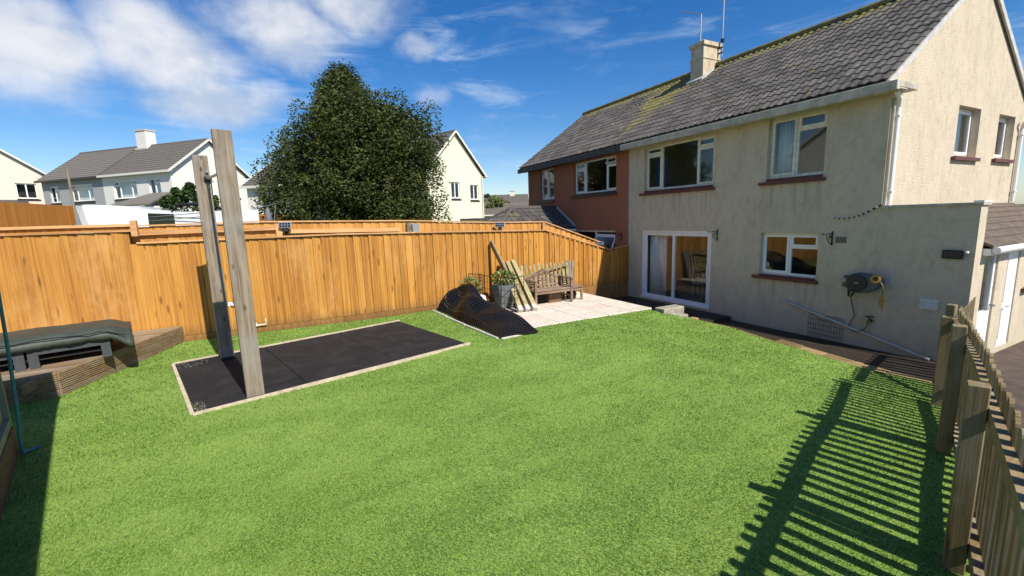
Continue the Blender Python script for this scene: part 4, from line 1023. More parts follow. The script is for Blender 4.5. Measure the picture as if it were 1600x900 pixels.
# shed whose corner shows at the frame's edge
sh = thing('garden_shed', (-4.6, -3.2, 0), 'sage green panelled shed on a dark timber base beside the lawn', 'shed')
sA = Vector((-6.36, -2.76, 0)); sB = Vector((-1.35, -1.24, 0)); su = (sB-sA).normalized(); sn = Vector((su.y, -su.x, 0)); slen = (sB-sA).length
if sn.y > 0: sn = -sn
fs = lambda u, d, z: tuple(sA+su*u+sn*d+Vector((0, 0, z)))
for r in range(2): bevel(MB().tbox(fs, -.01, slen, -.02, .06, -.02+r*.165, .14+r*.165).build('base_board', SHEDW, sh), .006, 1)
MB().tbox(fs, .04, slen-.04, .03, 1.9, .31, 2.28).build('wall', SHEDG, sh)
M = MB()
for u in [i*(slen-.07)/4 for i in range(5)]: M.tbox(fs, u, u+.07, -.012, .028, .312, 2.28)
M.tbox(fs, .072, slen-.072, -.008, .028, .312, .40); M.tbox(fs, .072, slen-.072, -.008, .028, 2.2, 2.28); M.tbox(fs, .072, slen-.072, -.008, .028, 1.25, 1.32); M.build('wall_frame', SHEDG, sh)
MB().tbox(fs, -.12, slen+.1, -.12, 2.0, 2.282, 2.36).build('roof', FELT, sh)
MB().tbox(fs, .03, slen-.03, .062, 1.88, -.02, .308).build('floor', SHEDW, sh)
hk = sA+su*.22-sn*.10
cdp = [(-6.16, -2.56, 2.24), (-6.17, -2.555, 1.85), (-6.19, -2.585, 1.19), (-6.2, -2.62, .5), (-6.2, -2.65, .17), (-6.22, -2.66, .03), (-6.3, -2.62, .02), (-6.36, -2.58, .02)]
o = MB().tube(cdp, .016, 8).build('hose', TEAL, origin=cdp[-1]); tag(o, 'teal hose hanging from the shed roof down to the lawn', 'hose')
# ---- patio things
# black plastic ground grid thrown over a low kerb
MB_ = MB()
nU, nV = 44, 13
def grid_pt(i, j):
    u, v = i/nU, j/nV           # u from the fence to the lawn corner, v from front edge to back
    x = lerp(-10.75, -7.45, u); y0 = lerp(3.36, 3.58, u); 
    depth = lerp(.62, .80, u)
    prof = math.sin(min(1, v*1.25)**.65*math.pi*.62)+.16*math.sin(u*17+v*4.5)*v*(1-u*.6)
    hgt = interp(u, [(0, .40), (.05, .52), (.13, .34), (.2, .36), (.28, .44), (.45, .46), (.6, .36), (.8, .22), (.93, .09), (1, .03)])
    y = y0+depth*v
    z = .02+hgt*prof*(.95+.42*noise.noise((u*5.2, v*1.6, .3)))
    if u < .42: z += .36*sstep(.45, .95, v)*sstep(.0, .16, u)*sstep(.42, .22, u); y -= .12*sstep(.6, 1, v)*sstep(.42, .2, u)
    z *= sstep(0, .06, v+.02)*.0+1
    return Vector((x+.05*math.sin(v*3+u*5), y+.03*math.sin(u*11), max(.012, z-.02*(v < .02)+(-.0))))
for i in range(nU+1):
    for j in range(nV+1):
        if i < nU: MB_.beam(grid_pt(i, j), grid_pt(i+1, j), .026, .022)
        if j < nV: MB_.beam(grid_pt(i, j), grid_pt(i, j+1), .028, .026)
pg = thing('plastic_ground_grid', (-9.1, 3.6, 0), 'black plastic ground grid sheet heaped beside the lawn', 'ground grid')
MB_.build('lattice', PLASTIC, pg)
M = MB()   # added backing under the lattice; its grey paints glints into the holes
for i in range(nU+1):
    for j in range(nV+1): p = grid_pt(i, j); M.v.append((p.x, p.y+.03, max(.006, p.z-.035)))
for i in range(nU):
    for j in range(nV):
        if i < nU*.42 and j > nV*.5: continue
        k_ = i*(nV+1)+j; M.f.append((k_, k_+nV+1, k_+nV+2, k_+1))
M.build('grid_backing', GRIDBACK, pg, smooth=True)
for i, (a, b) in enumerate((((-10.9, 3.27), (-9.9, 3.31)), ((-9.87, 3.31), (-8.9, 3.38)), ((-8.86, 3.38), (-7.5, 3.5)), ((-7.42, 3.55), (-7.5, 4.35)))):
    o = MB().beam((*a, .0), (*b, .0), .05, .06).build('edging_strip', KERB, origin=(*a, 0)); bevel(o, .01, 1); tag(o, 'pale edging strip under the front of the black ground grid' if i < 3 else 'pale edging strip between the ground grid corner and the patio', 'edging', 'pale strips under the ground grid')
# wire cage
cg = thing('wire_cage', (-9.9, 4.75, 0), 'dark wire cage panels standing round a grey planter', 'cage')
def wire_face(p, q, h_, nx_, nz_, par):
    M = MB(); p = Vector(p); q = Vector(q)
    for i in range(nx_+1):
        c = p.lerp(q, i/nx_); M.tube([c, c+Vector((0, 0, h_))], .009 if i in (0, nx_) else .004, 5)
    for i in range(nz_+1):
        z = Vector((0, 0, h_*i/nz_+.004)); M.tube([p+z, q+z], .009 if i in (0, nz_) else .005, 5)
    M.build('wire_panel', BLACKM, par)
wire_face((-10.45, 4.56, .02), (-9.40, 4.90, .02), .83, 9, 5, cg); wire_face((-9.40, 4.90, .02), (-9.75, 5.35, .02), .83, 4, 5, cg); wire_face((-10.45, 4.56, .02), (-10.85, 4.6, .02), .83, 4, 5, cg)
wire_face((-10.9, 4.3, .02), (-10.5, 4.52, .02), .86, 9, 10, cg)
pt = thing('planter', (-10.1, 4.95, .015), 'tapered grey planter with leafy white-flowered plant', 'planter')
M = MB(); 
for r_, z_ in ((.17, .015), (.25, .62)): M.v += [(-10.12+sx_*r_, 4.95+sy_*r_, z_) for sx_, sy_ in ((-1, -1), (1, -1), (1, 1), (-1, 1))]
M.f += [(0, 1, 5, 4), (1, 2, 6, 5), (2, 3, 7, 6), (3, 0, 4, 7), (3, 2, 1, 0), (4, 5, 6, 7)]; bevel(M.build('pot', POTM, pt), .015, 2)
def leaf_cloud(name, mt, parent, n, fpos, size, origin=None, aspect=.55, up=.35, tint=None):
    P = np.array([fpos(i) for i in range(n)], np.float32); n = len(P)
    d = rng.normal(size=(n, 3)); d[:, 2] = np.abs(d[:, 2])*up+rng.normal(0, .4, n); d /= np.linalg.norm(d, axis=1)[:, None]
    e = rng.normal(size=(n, 3)); e -= d*(e*d).sum(1)[:, None]; e /= np.linalg.norm(e, axis=1)[:, None]
    nn_ = np.cross(d, e)
    s = rng.uniform(.7, 1.3, n)[:, None]*size
    V = np.empty((n, 4, 3), np.float32); V[:, 0] = P-d*s*.5; V[:, 1] = P+e*s*aspect*.5+nn_*s*.08; V[:, 2] = P+d*s*.5; V[:, 3] = P-e*s*aspect*.5+nn_*s*.08
    o0_ = np.array(origin if origin is not None else worldloc(parent)); V -= o0_
    me = bpy.data.meshes.new(name); me.vertices.add(n*4); me.loops.add(n*4); me.polygons.add(n)
    me.vertices.foreach_set('co', V.ravel()); me.loops.foreach_set('vertex_index', np.arange(n*4, dtype=np.int32)); me.polygons.foreach_set('loop_start', np.arange(0, n*4, 4, dtype=np.int32)); me.update(calc_edges=True)
    t = me.attributes.new('tint', 'FLOAT', 'POINT'); tv = rng.beta(1.3, 1.7, n)
    if tint is not None: tv = np.clip(.45*tv+.6*tint[:n], 0, 1)
    t.data.foreach_set('value', np.repeat(tv, 4).astype(np.float32))
    me.materials.append(mt); o = bpy.data.objects.new(name, me); COL.objects.link(o); o.parent = parent
    return o
def ball(c, r):
    def f(i):
        v = Vector(rng.normal(size=3)); v.normalize(); v *= rng.uniform(.55, 1)**.5
        return (c[0]+v.x*r[0], c[1]+v.y*r[1], c[2]+v.z*r[2])
    return f
leaf_cloud('foliage', LEAF4, pt, 420, ball((-10.12, 4.95, .80), (.34, .34, .20)), .075)
leaf_cloud('flowers', WHITEFL, pt, 26, ball((-10.12, 4.95, .86), (.32, .32, .18)), .035, aspect=.9)
MB().tube([(-10.12, 4.95, .55), (-10.12, 4.95, .85)], .02, 6).build('stem', BARK, pt)
shb = thing('potted_shrub', (-10.6, 4.15, 0), 'yellow-green shrub behind the heaped ground grid', 'shrub')
MB().tube([(-10.6, 4.2, 0), (-10.58, 4.2, .35), (-10.55, 4.18, .6)], .025, 6).build('stem', BARK, shb)
leaf_cloud('foliage', LEAF3, shb, 380, ball((-10.55, 4.2, .55), (.3, .3, .3)), .08)
bag = MB().lathe((-10.2, 4.3, .2), [(.02, -.2), (.16, -.16), (.2, 0), (.15, .18), (.03, .22)], 12).build('white_sack', WHITEOLD, origin=(-10.2, 4.3, 0), smooth=True); tag(bag, 'crumpled off-white sack behind the ground grid', 'sack')
# timbers leaning on the fence
def lean(p, q, w, t, mt, lab, foot=True):
    o = thing('leaning_timber', p, lab, 'timber', 'timbers leaning on the fence')
    p = Vector(p); q = Vector(q); bevel(MB().beam(p+Vector((0, 0, .02)), q, w, t, (0, 1, 0)).build('post', mt, o), .005, 1)
    if foot: bevel(MB().beam(p+Vector((0, 0, .018)), p+(q-p).normalized()*.16+Vector((0, 0, .02)), w*1.03, t*1.03, (0, 1, 0)).build('end', KERB, o), .005, 1)
lean((-9.22, 5.36, .03), (-10.86, 5.62, 1.12), .125, .125, PALE, 'pale square fence post leaning on the fence by the bench')
lean((-9.24, 5.16, .03), (-10.87, 5.46, 1.10), .115, .115, PALE, 'pale square fence post leaning between two others')
lean((-9.27, 4.98, .03), (-10.87, 5.28, 1.12), .115, .12, PALE, 'pale square fence post leaning behind the wire cage')
lean((-9.7, 5.28, .03), (-10.9, 5.0, 1.70), .16, .06, PICK, 'tall dark green plank propped highest against the fence', False)
lean((-9.95, 5.2, .03), (-10.88, 5.28, 1.12), .10, .07, PICK, 'dark timber propped behind the grey planter', False)
# picket panel stored behind the bench
pp_ = thing('spare_picket_fence', (-10.75, 6.75, 0), 'spare pale picket fence panel leaning on the fence behind the bench', 'fence panel')
for i in range(14):
    yy = 5.86+i*.138; 
    if i > 11: continue
    pk = MB(); x0, x1 = -10.62, -10.84
    zt = .98+.03*math.sin(i*2.1)
    pk.beam((x0, yy, .03), (x1, yy+.03, zt), .08, .018, (1, 0, .2)); pk.build('picket', PALE, pp_)
for i in range(3):
    yy = 7.42+i*.105; MB().beam((-10.7, yy-.04*i, .03), (-10.9, yy+.06, 1.0), .085, .02, (1, 0, .2)).build('picket', GREYW, pp_)
MB().beam((-10.70, 5.8, .66), (-10.72, 7.32, .92), .03, .085, (0, 0, 1)).build('rail', PALE, pp_); MB().beam((-10.6, 5.8, .25), (-10.6, 7.4, .3), .03, .07, (0, 0, 1)).build('rail', PALE, pp_)
# garden bench
bn = thing('garden_bench', (-9.95, 6.2, .015), 'weathered brown teak bench with an arched pierced back', 'bench')
bx0, bx1, by0, by1, bz = -10.2, -9.66, 5.66, 6.78, .015
for yy in (by0, by1):
    bevel(MB().box(bx1-.06, bx1, yy-.03, yy+.03, bz, .66).build('leg', TEAK, bn), .006, 1); bevel(MB().beam((bx0+.02, yy, bz), (bx0-.06, yy, .72), .06, .055, (0, 1, 0)).build('leg', TEAK, bn), .006, 1)
    bevel(MB().box(bx0-.04, bx1+.03, yy-.04, yy+.04, .66, .69).build('armrest', TEAK, bn), .006, 1)
    for zz in (.44, .50, .56, .61): MB().box(bx0-.02, bx1-.06, yy-.012, yy+.012, zz, zz+.022).build('arm_slat', TEAK, bn)
    MB().box(bx0, bx1-.06, yy-.015, yy+.015, .16, .2).build('stretcher', TEAK, bn)
for i in range(6): bevel(MB().box(bx0+.02+i*.088, bx0+.10+i*.088, by0-.03, by1+.03, .395, .415).build('seat_slat', TEAK, bn), .004, 1)
MB().box(bx1-.05, bx1-.02, by0+.03, by1-.03, .32, .394).build('apron', TEAK, bn)
arch = [(by0+.03, .68), (by0+.2, .70), (by0+.38, .80), ((by0+by1)/2-.1, .84), ((by0+by1)/2, .90), ((by0+by1)/2+.1, .84), (by1-.38, .80), (by1-.2, .70), (by1-.03, .70)]
M = MB()
for (a, c), (b, d) in zip(arch, arch[1:]): M.beam((bx0-.06, a-.01, c), (bx0-.06, b+.01, d), .035, .055)
bevel(M.build('top_rail', TEAK, bn), .005, 1); MB().box(bx0-.055, bx0-.02, by0+.03, by1-.03, .45, .495).build('back_rail', TEAK, bn)
za = lambda y: interp(y, arch)
for k_, yy in enumerate((by0+.16, by0+.30, by0+.44, by0+.56, by0+.68, by0+.82, by0+.96)): MB().box(bx0-.055, bx0-.03, yy-.016, yy+.016, .495, za(yy)).build('back_slat', TEAK, bn)
for k_, (a, b, z_) in enumerate(((.06, .3, .56), (.16, .44, .62), (.3, .56, .68), (.44, .7, .58), (.56, .82, .64), (.68, .96, .57), (.3, .44, .75), (.68, .8, .74), (.82, 1.06, .62))): MB().box(bx0-.052, bx0-.032, by0+a, by0+b, z_, z_+.026).build('back_slat', TEAK, bn)
st_ = thing('side_table', (-9.95, 7.05, .015), 'low wooden slatted table at the end of the bench', 'table')
for i in range(5): MB().box(-10.24+i*.1, -10.15+i*.1, 6.84, 7.24, .38, .405).build('slat', TEAK, st_)
for a in (-10.2, -9.80):
    for b in (6.87, 7.2): MB().box(a-.025, a+.025, b-.025, b+.025, .015, .379).build('leg', TEAK, st_)
for a in (-10.2, -9.80): MB().box(a-.015, a+.015, 6.896, 7.174, .3, .36).build('apron', TEAK, st_)
jk = MB().lathe((-10.05, 7.02, .16), [(.03, -.145), (.13, -.12), (.16, 0), (.1, .12), (.05, .17)], 12).build('black_pot', PLASTIC, origin=(-10.05, 7.02, .015), smooth=True); tag(jk, 'black pot stored under the low wooden table', 'pot')
bx_o = MB().box(-10.15, -9.9, 6.2, 6.6, .016, .3).build('storage_box', SHEDW, origin=(-10, 6.4, .016)); bevel(bx_o, .01, 1); tag(bx_o, 'brown box stored under the bench seat', 'box')
cr = thing('plastic_crate', (-10.1, 5.95, .016), 'black slotted crate under the bench seat', 'crate'); M = MB()
for i in range(6): M.box(-10.25, -9.95, 5.75+i*.07, 5.765+i*.07, .016, .26)
for z_ in (.02, .09, .17, .245): M.box(-10.252, -10.232, 5.74, 6.12, z_, z_+.02); M.box(-9.96, -9.94, 5.74, 6.12, z_, z_+.02)
M.build('slats', PLASTIC, cr)

# ================================================================== PICKET FENCE
pk_root = thing('picket_fence', (-1.2, 4, 0), 'green-tinged treated timber picket fence beside the lawn', 'fence')
fdir = Vector((-.36, 1, 0)).normalized(); fperp = Vector((1, .36, 0)).normalized()    # perp points to the side yard
def fp(y, off=0., z=0.): p = Vector((-.61-.36*(y-2.97), y, z)); return p+fperp*off
pm = MB(); w_, t_ = .078, .02
outl = [(-w_/2, 0), (w_/2, 0), (w_/2, 1.0-.030)]+[(w_/2*math.cos(a), 1.0-.030+.030*math.sin(a)) for a in [math.pi*k_/6 for k_ in range(1, 6)]]+[(-w_/2, 1.0-.030)]
pm.prism([(a, -t_/2, b) for a, b in outl], (0, t_, 0)); PICKET = pm.mesh('picket', PICK)
ang = math.atan2(fdir.y, fdir.x)
def fdz(y): return 0. if y < 4.6 else -.22*(y-4.6)/2.7
y = -.3
while y < 7.28:
    g = .04+min(0, lawn_z(fp(y).x, y))
    p = fp(y, .0, g); inst('picket', PICKET, pk_root, p, (random.uniform(-.008, .008), random.uniform(-.01, .01), ang+random.uniform(-.02, .02)), (1, 1, 1.25+fdz(y)-g+random.uniform(-.006, .006)))
    y += .1365
for z0, z1 in ((.14, .235), (1.02, 1.115)):
    for a, b in ((-.4, 2.7), (2.703, 4.6), (4.603, 7.3)): MB().beam(fp(a, -.032, (z0+z1)/2+fdz(a)), fp(b, -.032, (z0+z1)/2+fdz(b)), .042, z1-z0).build('rail', PICKX, pk_root)
for yy, zt in ((1.75, 1.24), (3.62, 1.24), (5.36, 1.22), (7.22, .93)):
    c = fp(yy, -.106); M = MB(); a = fdir*.05; b = fperp*.05
    M.prism([c-a-b+Vector((0, 0, -.4)), c+a-b+Vector((0, 0, -.4)), c+a+b+Vector((0, 0, -.4)), c-a+b+Vector((0, 0, -.4))], (0, 0, zt+.4)); bevel(M.build('post', PICK, pk_root, origin=(c.x, c.y, 0)), .006, 1)
# lower run and gate down to the house
lf = thing('picket_fence', (-2.3, 8, -.4), 'lower picket fence stepping down to the cream house', 'fence')
L0 = Vector((-1.86, 6.3, 0)); L1 = Vector((-2.16, 7.2, 0)); L2 = Vector((-2.52, 8.55, 0)); L3 = Vector((-2.78, 9.9, 0))
def run(root, A, B, ztop, zbot, n, brace=False):
    d = (B-A).normalized(); an = math.atan2(d.y, d.x); pr = Vector((d.y, -d.x, 0))
    for i in range(n):
        p = A.lerp(B, (i+.5)/n)+Vector((0, 0, zbot)); inst('picket', PICKET, root, p, (0, random.uniform(-.01, .01), an), (1, 1, ztop-zbot+random.uniform(-.006, .006)))
    for z_ in (zbot+.16, ztop-.17): MB().beam(A-pr*.032+Vector((0, 0, z_)), B-pr*.032+Vector((0, 0, z_)), .042, .09).build('rail', PICKX, root)
    if brace: MB().beam(A-pr*.034+Vector((0, 0, zbot+.2))+d*.05, B-pr*.034+Vector((0, 0, ztop-.2))-d*.05, .04, .085).build('brace', PICKX, root)
gt = thing('garden_gate', (-2.35, 7.9, -.4), 'braced picket gate between the lawn and the side yard', 'gate'); run(gt, L1+Vector((-.08, .28, 0)), L2-Vector((-.02, .08, 0)), .86, -.38, 9, True)
run(lf, L2+Vector((0, .05, 0)), L3, .80, -.42, 8)
for c, zt in ((L1+Vector((0, .2, 0)), .88), (L2, .86)):
    c = c-Vector((.1, .03, 0)); bevel(MB().box(c.x-.05, c.x+.05, c.y-.05, c.y+.05, -.6, zt).build('post', PICK, lf, origin=(c.x, c.y, 0)), .006, 1)

# ================================================================== BEYOND THE FENCE
def far_house(name, F, u, v, L, D, zb, ze, rise, wallm, lab, wins=(), gwins=(), chim=None, fascia=WHITEOLD, rm=TILEF, porch=None, ext=(.25, .25), sillm=SILLD):
    "F front corner, u along the front, v to the back; wins on the front, gwins on the F-end gable"
    u = Vector((*u, 0)).normalized(); v = Vector((*v, 0)).normalized(); F = Vector((*F, 0))
    T = lambda a, d, z: tuple(F+u*a+v*d+Vector((0, 0, z)))
    Tg_ = lambda a, d, z: tuple(F+v*a+u*d+Vector((0, 0, z)))
    root = thing(name, T(L/2, D/2, zb), lab, 'house')
    wall_open(MB(), T, 0, L, zb-.6, ze, [w[:4] for w in wins], th=.22).build('wall', wallm, root)
    M = wall_open(MB(), Tg_, .221, D, zb-.6, ze, [w[:4] for w in gwins], th=.22)
    M.prism([Tg_(0.002, 0, ze), Tg_(D, 0, ze), Tg_(D/2, 0, ze+rise-.05)], u*.2); M.prism([Tg_(0.002, L-.2, ze), Tg_(D, L-.2, ze), Tg_(D/2, L-.2, ze+rise-.05)], u*.2)
    M.tbox(T, .23, L, D-.2, D, zb-.6, ze); M.tbox(T, L-.2, L, .221, D-.21, zb-.6, ze); M.build('gable_wall', wallm, root)
    MB().tbox(T, .5, L-.5, 1.2, 1.3, zb, ze).build('interior', DARKI, root)
    R_ = MB(); o = .28
    for sgn in (0, 1):
        n = 14
        for k_ in range(n):   # lapped courses
            a, b = k_/n, (k_+1)/n
            y0, y1 = (-o+(D/2+o)*a, -o+(D/2+o)*b) if sgn == 0 else (D+o-(D/2+o)*a, D+o-(D/2+o)*b)
            za_, zb_ = ze-.12+(rise+.16)*a, ze-.12+(rise+.16)*b
            R_.add([T(-ext[0], y0, za_+.055), T(L+ext[1], y0, za_+.055), T(L+ext[1], y1, zb_), T(-ext[0], y1, zb_), T(-ext[0], y0, za_-.04), T(L+ext[1], y0, za_-.04)], [(0, 1, 2, 3), (4, 5, 1, 0)])
    r_ = R_.build('roof', rm, root)
    MB().tube([T(-ext[0], D/2, ze+rise+.03), T(L+ext[1], D/2, ze+rise+.03)], .09, 8).build('ridge', rm, r_)
    MB().tbox(T, -ext[0], L+ext[1], -o-.06, -o+.02, ze-.22, ze-.07).tbox(T, -ext[0], L+ext[1], -o+.02, -.002, ze-.15, ze-.13).build('fascia', fascia, root)
    MB().beam(T(-ext[0], -o, ze-.14), T(-ext[0], D/2, ze+rise), .06, .14).beam(T(-ext[0], D+o, ze-.14), T(-ext[0], D/2, ze+rise), .06, .14).build('bargeboard', fascia, root)
    for w in wins:
        a, b, c, d, m_ = w
        us = [a]+[lerp(a, b, q) for q in m_]+[b]; lg = []
        for i in range(len(us)-1):
            if len(us) > 2 and i % 2 == 0: lg += [(us[i], us[i+1], d-.32, d, 0), (us[i], us[i+1], c, d-.32, 0)]
            else: lg.append((us[i], us[i+1], c, d, 0))
        window(root, T, a, b, c, d, lg, sm=sillm, fw_=.09, dep=.08, sill_over=.1); MB().tbox(T, a+.1, b-.1, .35, .36, c+.05, d-.05).build('net_curtain', CURT, root)
    for w in gwins:
        a, b, c, d = w[:4]; window(root, Tg_, a, b, c, d, [(a, (a+b)/2, c, d, 0), ((a+b)/2, b, c, d, 0)], sm=sillm, fw_=.09, dep=.08, sill_over=.1)
        MB().tbox(Tg_, a-.2, b+.2, .6, .62, c-.2, d+.2).build('interior', DARKI, root)
    if chim:
        a, w1, h1 = chim; M = MB().tbox(T, a, a+w1, D/2-.4, D/2+.4, ze+rise-.7, ze+rise+h1); c_ = M.build('chimney', wallm if wallm is not FGREY else FWHITE, root); MB().tbox(T, a-.05, a+w1+.05, D/2-.45, D/2+.45, ze+rise+h1, ze+rise+h1+.1).build('chimney_cap', KERB, c_)
        MB().tbox(T, a-.12, a+w1+.12, D/2-.52, D/2-.3, ze+rise-.32, ze+rise-.18).build('flashing', LEAD, c_)
    return root, T
uA = (-.70, -.714); vA = (-.714, .70)
hA, TA = far_house('semi_detached_house', (-40.0, -6.7), uA, vA, 7.2, 6.3, 1.6, 6.6, 2.5, FWHITE, 'white far semi-detached house with chimney, seen over the fence',
    wins=[(1.15, 2.35, 4.75, 6.05, (.5,)), (3.6, 6.1, 4.75, 6.05, (.25, .75))], gwins=[(2.3, 3.3, 4.8, 6.0), (4.5, 5.5, 4.8, 6.0)], chim=(5.9, 1.1, 1.15), ext=(.25, 0))
hA2, TA2 = far_house('semi_detached_house', (-40.0+7.203*uA[0], -6.7+7.203*uA[1]), uA, vA, 7.2, 6.3, 1.6, 6.6, 2.5, FGREY, 'grey half of the far semi-detached pair beyond the fence',
    wins=[(1.2, 3.8, 4.75, 6.05, (.25, .75)), (5.2, 6.4, 4.75, 6.05, (.5,))], ext=(0, .25), fascia=FASCD)
# porch roof at the white house, behind the shrub
pr = MB(); q = lambda a, d, z: TA(a, d, z)
pr.prism([q(-.3, -2.0, 4.0), q(3.9, -2.0, 4.0), q(2.2, -.02, 4.9), q(.2, -.02, 4.9)], (0, 0, .12)); pr.build('porch_roof', TILEF, hA)
MB().tbox(TA, 0, 3.6, -1.7, -.01, 1.2, 3.98).build('porch_wall', FWHITE, hA)
far_house('detached_house', (-53.2, -17.6), (-.85, -.53), (.53, -.85), 9.0, 6.8, 2.0, 7.25, 2.6, FCREAM, 'cream gabled house at the far end behind the orange fence',
    gwins=[(.75, 2.0, 5.3, 6.55), (3.4, 4.7, 5.4, 6.65)], wins=(), fascia=WHITEOLD)
MB().prism([(-51.0, -18.2, 4.5), (-47.6, -22.9, 4.5), (-49.6, -23.8, 5.1), (-52.6, -18.9, 5.1)], (0, 0, .14)).build('porch_roof', FASCD, [o for o in COL.objects if o.get('label', '').startswith('cream gabled')][0])
far_house('detached_house', (-33.4, -1.75), (.60, .80), (-.80, .60), 8.0, 6.4, .8, 4.95, 1.9, FWHITE, 'white house half hidden behind the dark evergreen tree',
    wins=[(.9, 1.9, 3.1, 4.5, (.5,)), (3.5, 5.5, 3.1, 4.5, (.3, .7))], sillm=SILL)
cy_root, TC = far_house('detached_house', (-36.0, 15.95), (-.926, -.377), (.377, -.926), 7.5, 6.2, .4, 6.1, 3.3, FYEL, 'pale yellow gabled house to the side of the evergreen tree',
    gwins=[(.55, 1.55, 4.0, 5.25), (2.75, 3.7, 4.1, 5.4)], fascia=WHITEOLD)
TCg = lambda a, d, z: tuple(Vector((-36.0, 15.95, 0))+Vector((.377, -.926, 0))*a+Vector((-.926, -.377, 0))*d+Vector((0, 0, z)))
MB().tube([TCg(.12, -.08, 6.0), TCg(.12, -.08, 1.0)], .06, 8).build('downpipe', WHITEOLD, cy_root)
MB().tbox(TCg, .4, 2.8, -2.0, -.01, .2, 2.25).build('porch_wall', FYEL, cy_root); MB().tbox(TCg, .3, 2.9, -2.1, -.01, 2.26, 2.42).build('porch_roof', FASCD, cy_root)
# far away, between the yellow house and the terracotta one
far_house('bungalow', (-61.0, 34.6), (-.46, -.888), (-.888, .46), 9.0, 7.0, 0.4, 4.2, 1.9, FCREAM, 'distant bungalow with a brown roof on the skyline', chim=(2., .8, .6))
far_house('bungalow', (-46.0, 27.4), (-.46, -.888), (-.888, .46), 7.0, 6.0, -.2, 2.9, 1.2, FGREY, 'low grey-roofed bungalow beyond the yellow house')
# a house outside the frame to the left, mirrored in the upper windows
far_house('detached_house', (-17.6, -9.6), (-.26, -.966), (.966, -.26), 8.0, 7.5, .2, 5.9, 2.9, FWHITE, 'white house beyond the shed, mirrored in the upper windows', gwins=[(1.2, 2.4, 2.6, 3.8)])

def tree(name, base, lab, crown_fn, nleaf, size, mt, trunk_r, top, cat='tree', aspect=.55, limbs=7, seed=1, tint=None):
    o = thing(name, base, lab, cat); rr = random.Random(seed); b = Vector(base)
    M = MB().tube([b-Vector((0, 0, .3)), b+Vector((.05, .05, top*.35)), b+Vector((-.05, .1, top*.7)), b+Vector((0, 0, top*.93))], [trunk_r, trunk_r*.75, trunk_r*.45, trunk_r*.12], 10)
    M.build('trunk', BARK, o)
    M = MB()
    for i in range(limbs):
        z = lerp(.22, .75, i/max(1, limbs-1))*top; a = i*2.4+rr.random(); r_ = lerp(1, .35, i/max(1, limbs-1))*top*.3
        M.tube([b+Vector((0, 0, z)), b+Vector((math.cos(a)*r_*.5, math.sin(a)*r_*.5, z+top*.06)), b+Vector((math.cos(a)*r_, math.sin(a)*r_, z+top*.14))], [trunk_r*.4, trunk_r*.25, trunk_r*.06], 6)
    M.build('limb', BARK, o)
    leaf_cloud('crown', mt, o, nleaf, crown_fn, size, aspect=aspect, tint=tint)
    return o
# the big evergreen: outline measured as left and right reach at each height
TC0 = Vector((-18.1, 2.75, -.2)); cr_right = Vector((rt.x, rt.y, 0)).normalized(); cr_back = Vector((fw.x, fw.y, 0)).normalized()
PROF = [(1.0, 2.7, 3.2), (1.7, 3.0, 3.35), (2.8, 3.25, 3.4), (3.8, 3.3, 3.25), (4.7, 3.0, 3.3), (5.3, 2.5, 3.25), (5.8, 2.05, 3.15), (6.3, 1.8, 2.95), (6.5, 1.65, 1.5), (6.9, 1.4, .8), (7.3, 1.1, .5), (7.7, .75, .2), (8.05, .5, -.15), (8.3, .42, -.2)]
def crown_axes(z):
    L = interp(z, [(p[0], p[1]) for p in PROF]); Rr = interp(z, [(p[0], p[2]) for p in PROF]); return (Rr-L)/2, (Rr+L)/2
LOBES = []
while len(LOBES) < 520:
    z = rng.uniform(.9, 8.0); c_, hf = crown_axes(z); a = rng.uniform(0, 2*math.pi)
    if rng.uniform() > (hf/3.7)**1.1+.10: continue
    inner = len(LOBES) % 4 == 0
    f = rng.uniform(.25, .65) if inner else (rng.uniform(1.0, 1.13) if rng.uniform() < .16 else rng.uniform(.8, 1.0))
    r_ = rng.uniform(.5, .8) if inner else rng.uniform(.24, .5)
    r_ = min(r_, hf*.6+.12); q = TC0+cr_right*(c_+(hf-r_*.4)*f*math.cos(a))+cr_back*((min(hf, 3.4)-r_*.4)*f*math.sin(a))
    LOBES.append((q.x, q.y, z, r_))
LW_ = np.array([l[3]**2 for l in LOBES]); LW_ /= LW_.sum(); LPICK = rng.choice(len(LOBES), 120000, p=LW_)
def crown_big(i):
    x, y, z, r_ = LOBES[LPICK[i]]
    v = Vector(rng.normal(size=3)); v.normalize()
    k_ = r_*(1+.35*noise.noise(v*2.3+Vector((x, y, z))))*(rng.uniform(.35, 1)**.35)
    if rng.uniform() < .035: k_ *= rng.uniform(1.1, 1.45)
    return (x+v.x*k_, y+v.y*k_, z+v.z*k_*1.15)
tree('evergreen_tree', TC0, 'large dense dark evergreen tree towering over the garden fence', crown_big, 118000, .098, LEAF, .28, 7.9, seed=2, tint=rng.beta(1.1, 1.4, len(LOBES))[LPICK])
ev = [o for o in COL.objects if o.name.startswith('evergreen_tree')][0]
def crown_in(i):
    z = rng.uniform(1.0, 7.9); c_, hf = crown_axes(z); a = rng.uniform(0, 2*math.pi); f = rng.uniform(0, 1)**.5*.80
    q = TC0+cr_right*(c_+hf*f*math.cos(a))+cr_back*(min(hf, 3.4)*f*math.sin(a)); return (q.x, q.y, z)
leaf_cloud('inner_crown', LEAF, ev, 22000, crown_in, .17, aspect=.7)
def blobs(c, lst):
    c = Vector(c)
    def f(i):
        (dx, dy, dz, r_) = lst[int(rng.integers(0, len(lst)))]
        v = Vector(rng.normal(size=3)); v.normalize(); v *= rng.uniform(.3, 1)**.4*r_*(1+.25*noise.noise(v*3))
        return (c.x+dx+v.x, c.y+dy+v.y, c.z+dz+v.z)
    return f
sb = Vector((-22.3, -3.15, -.1))
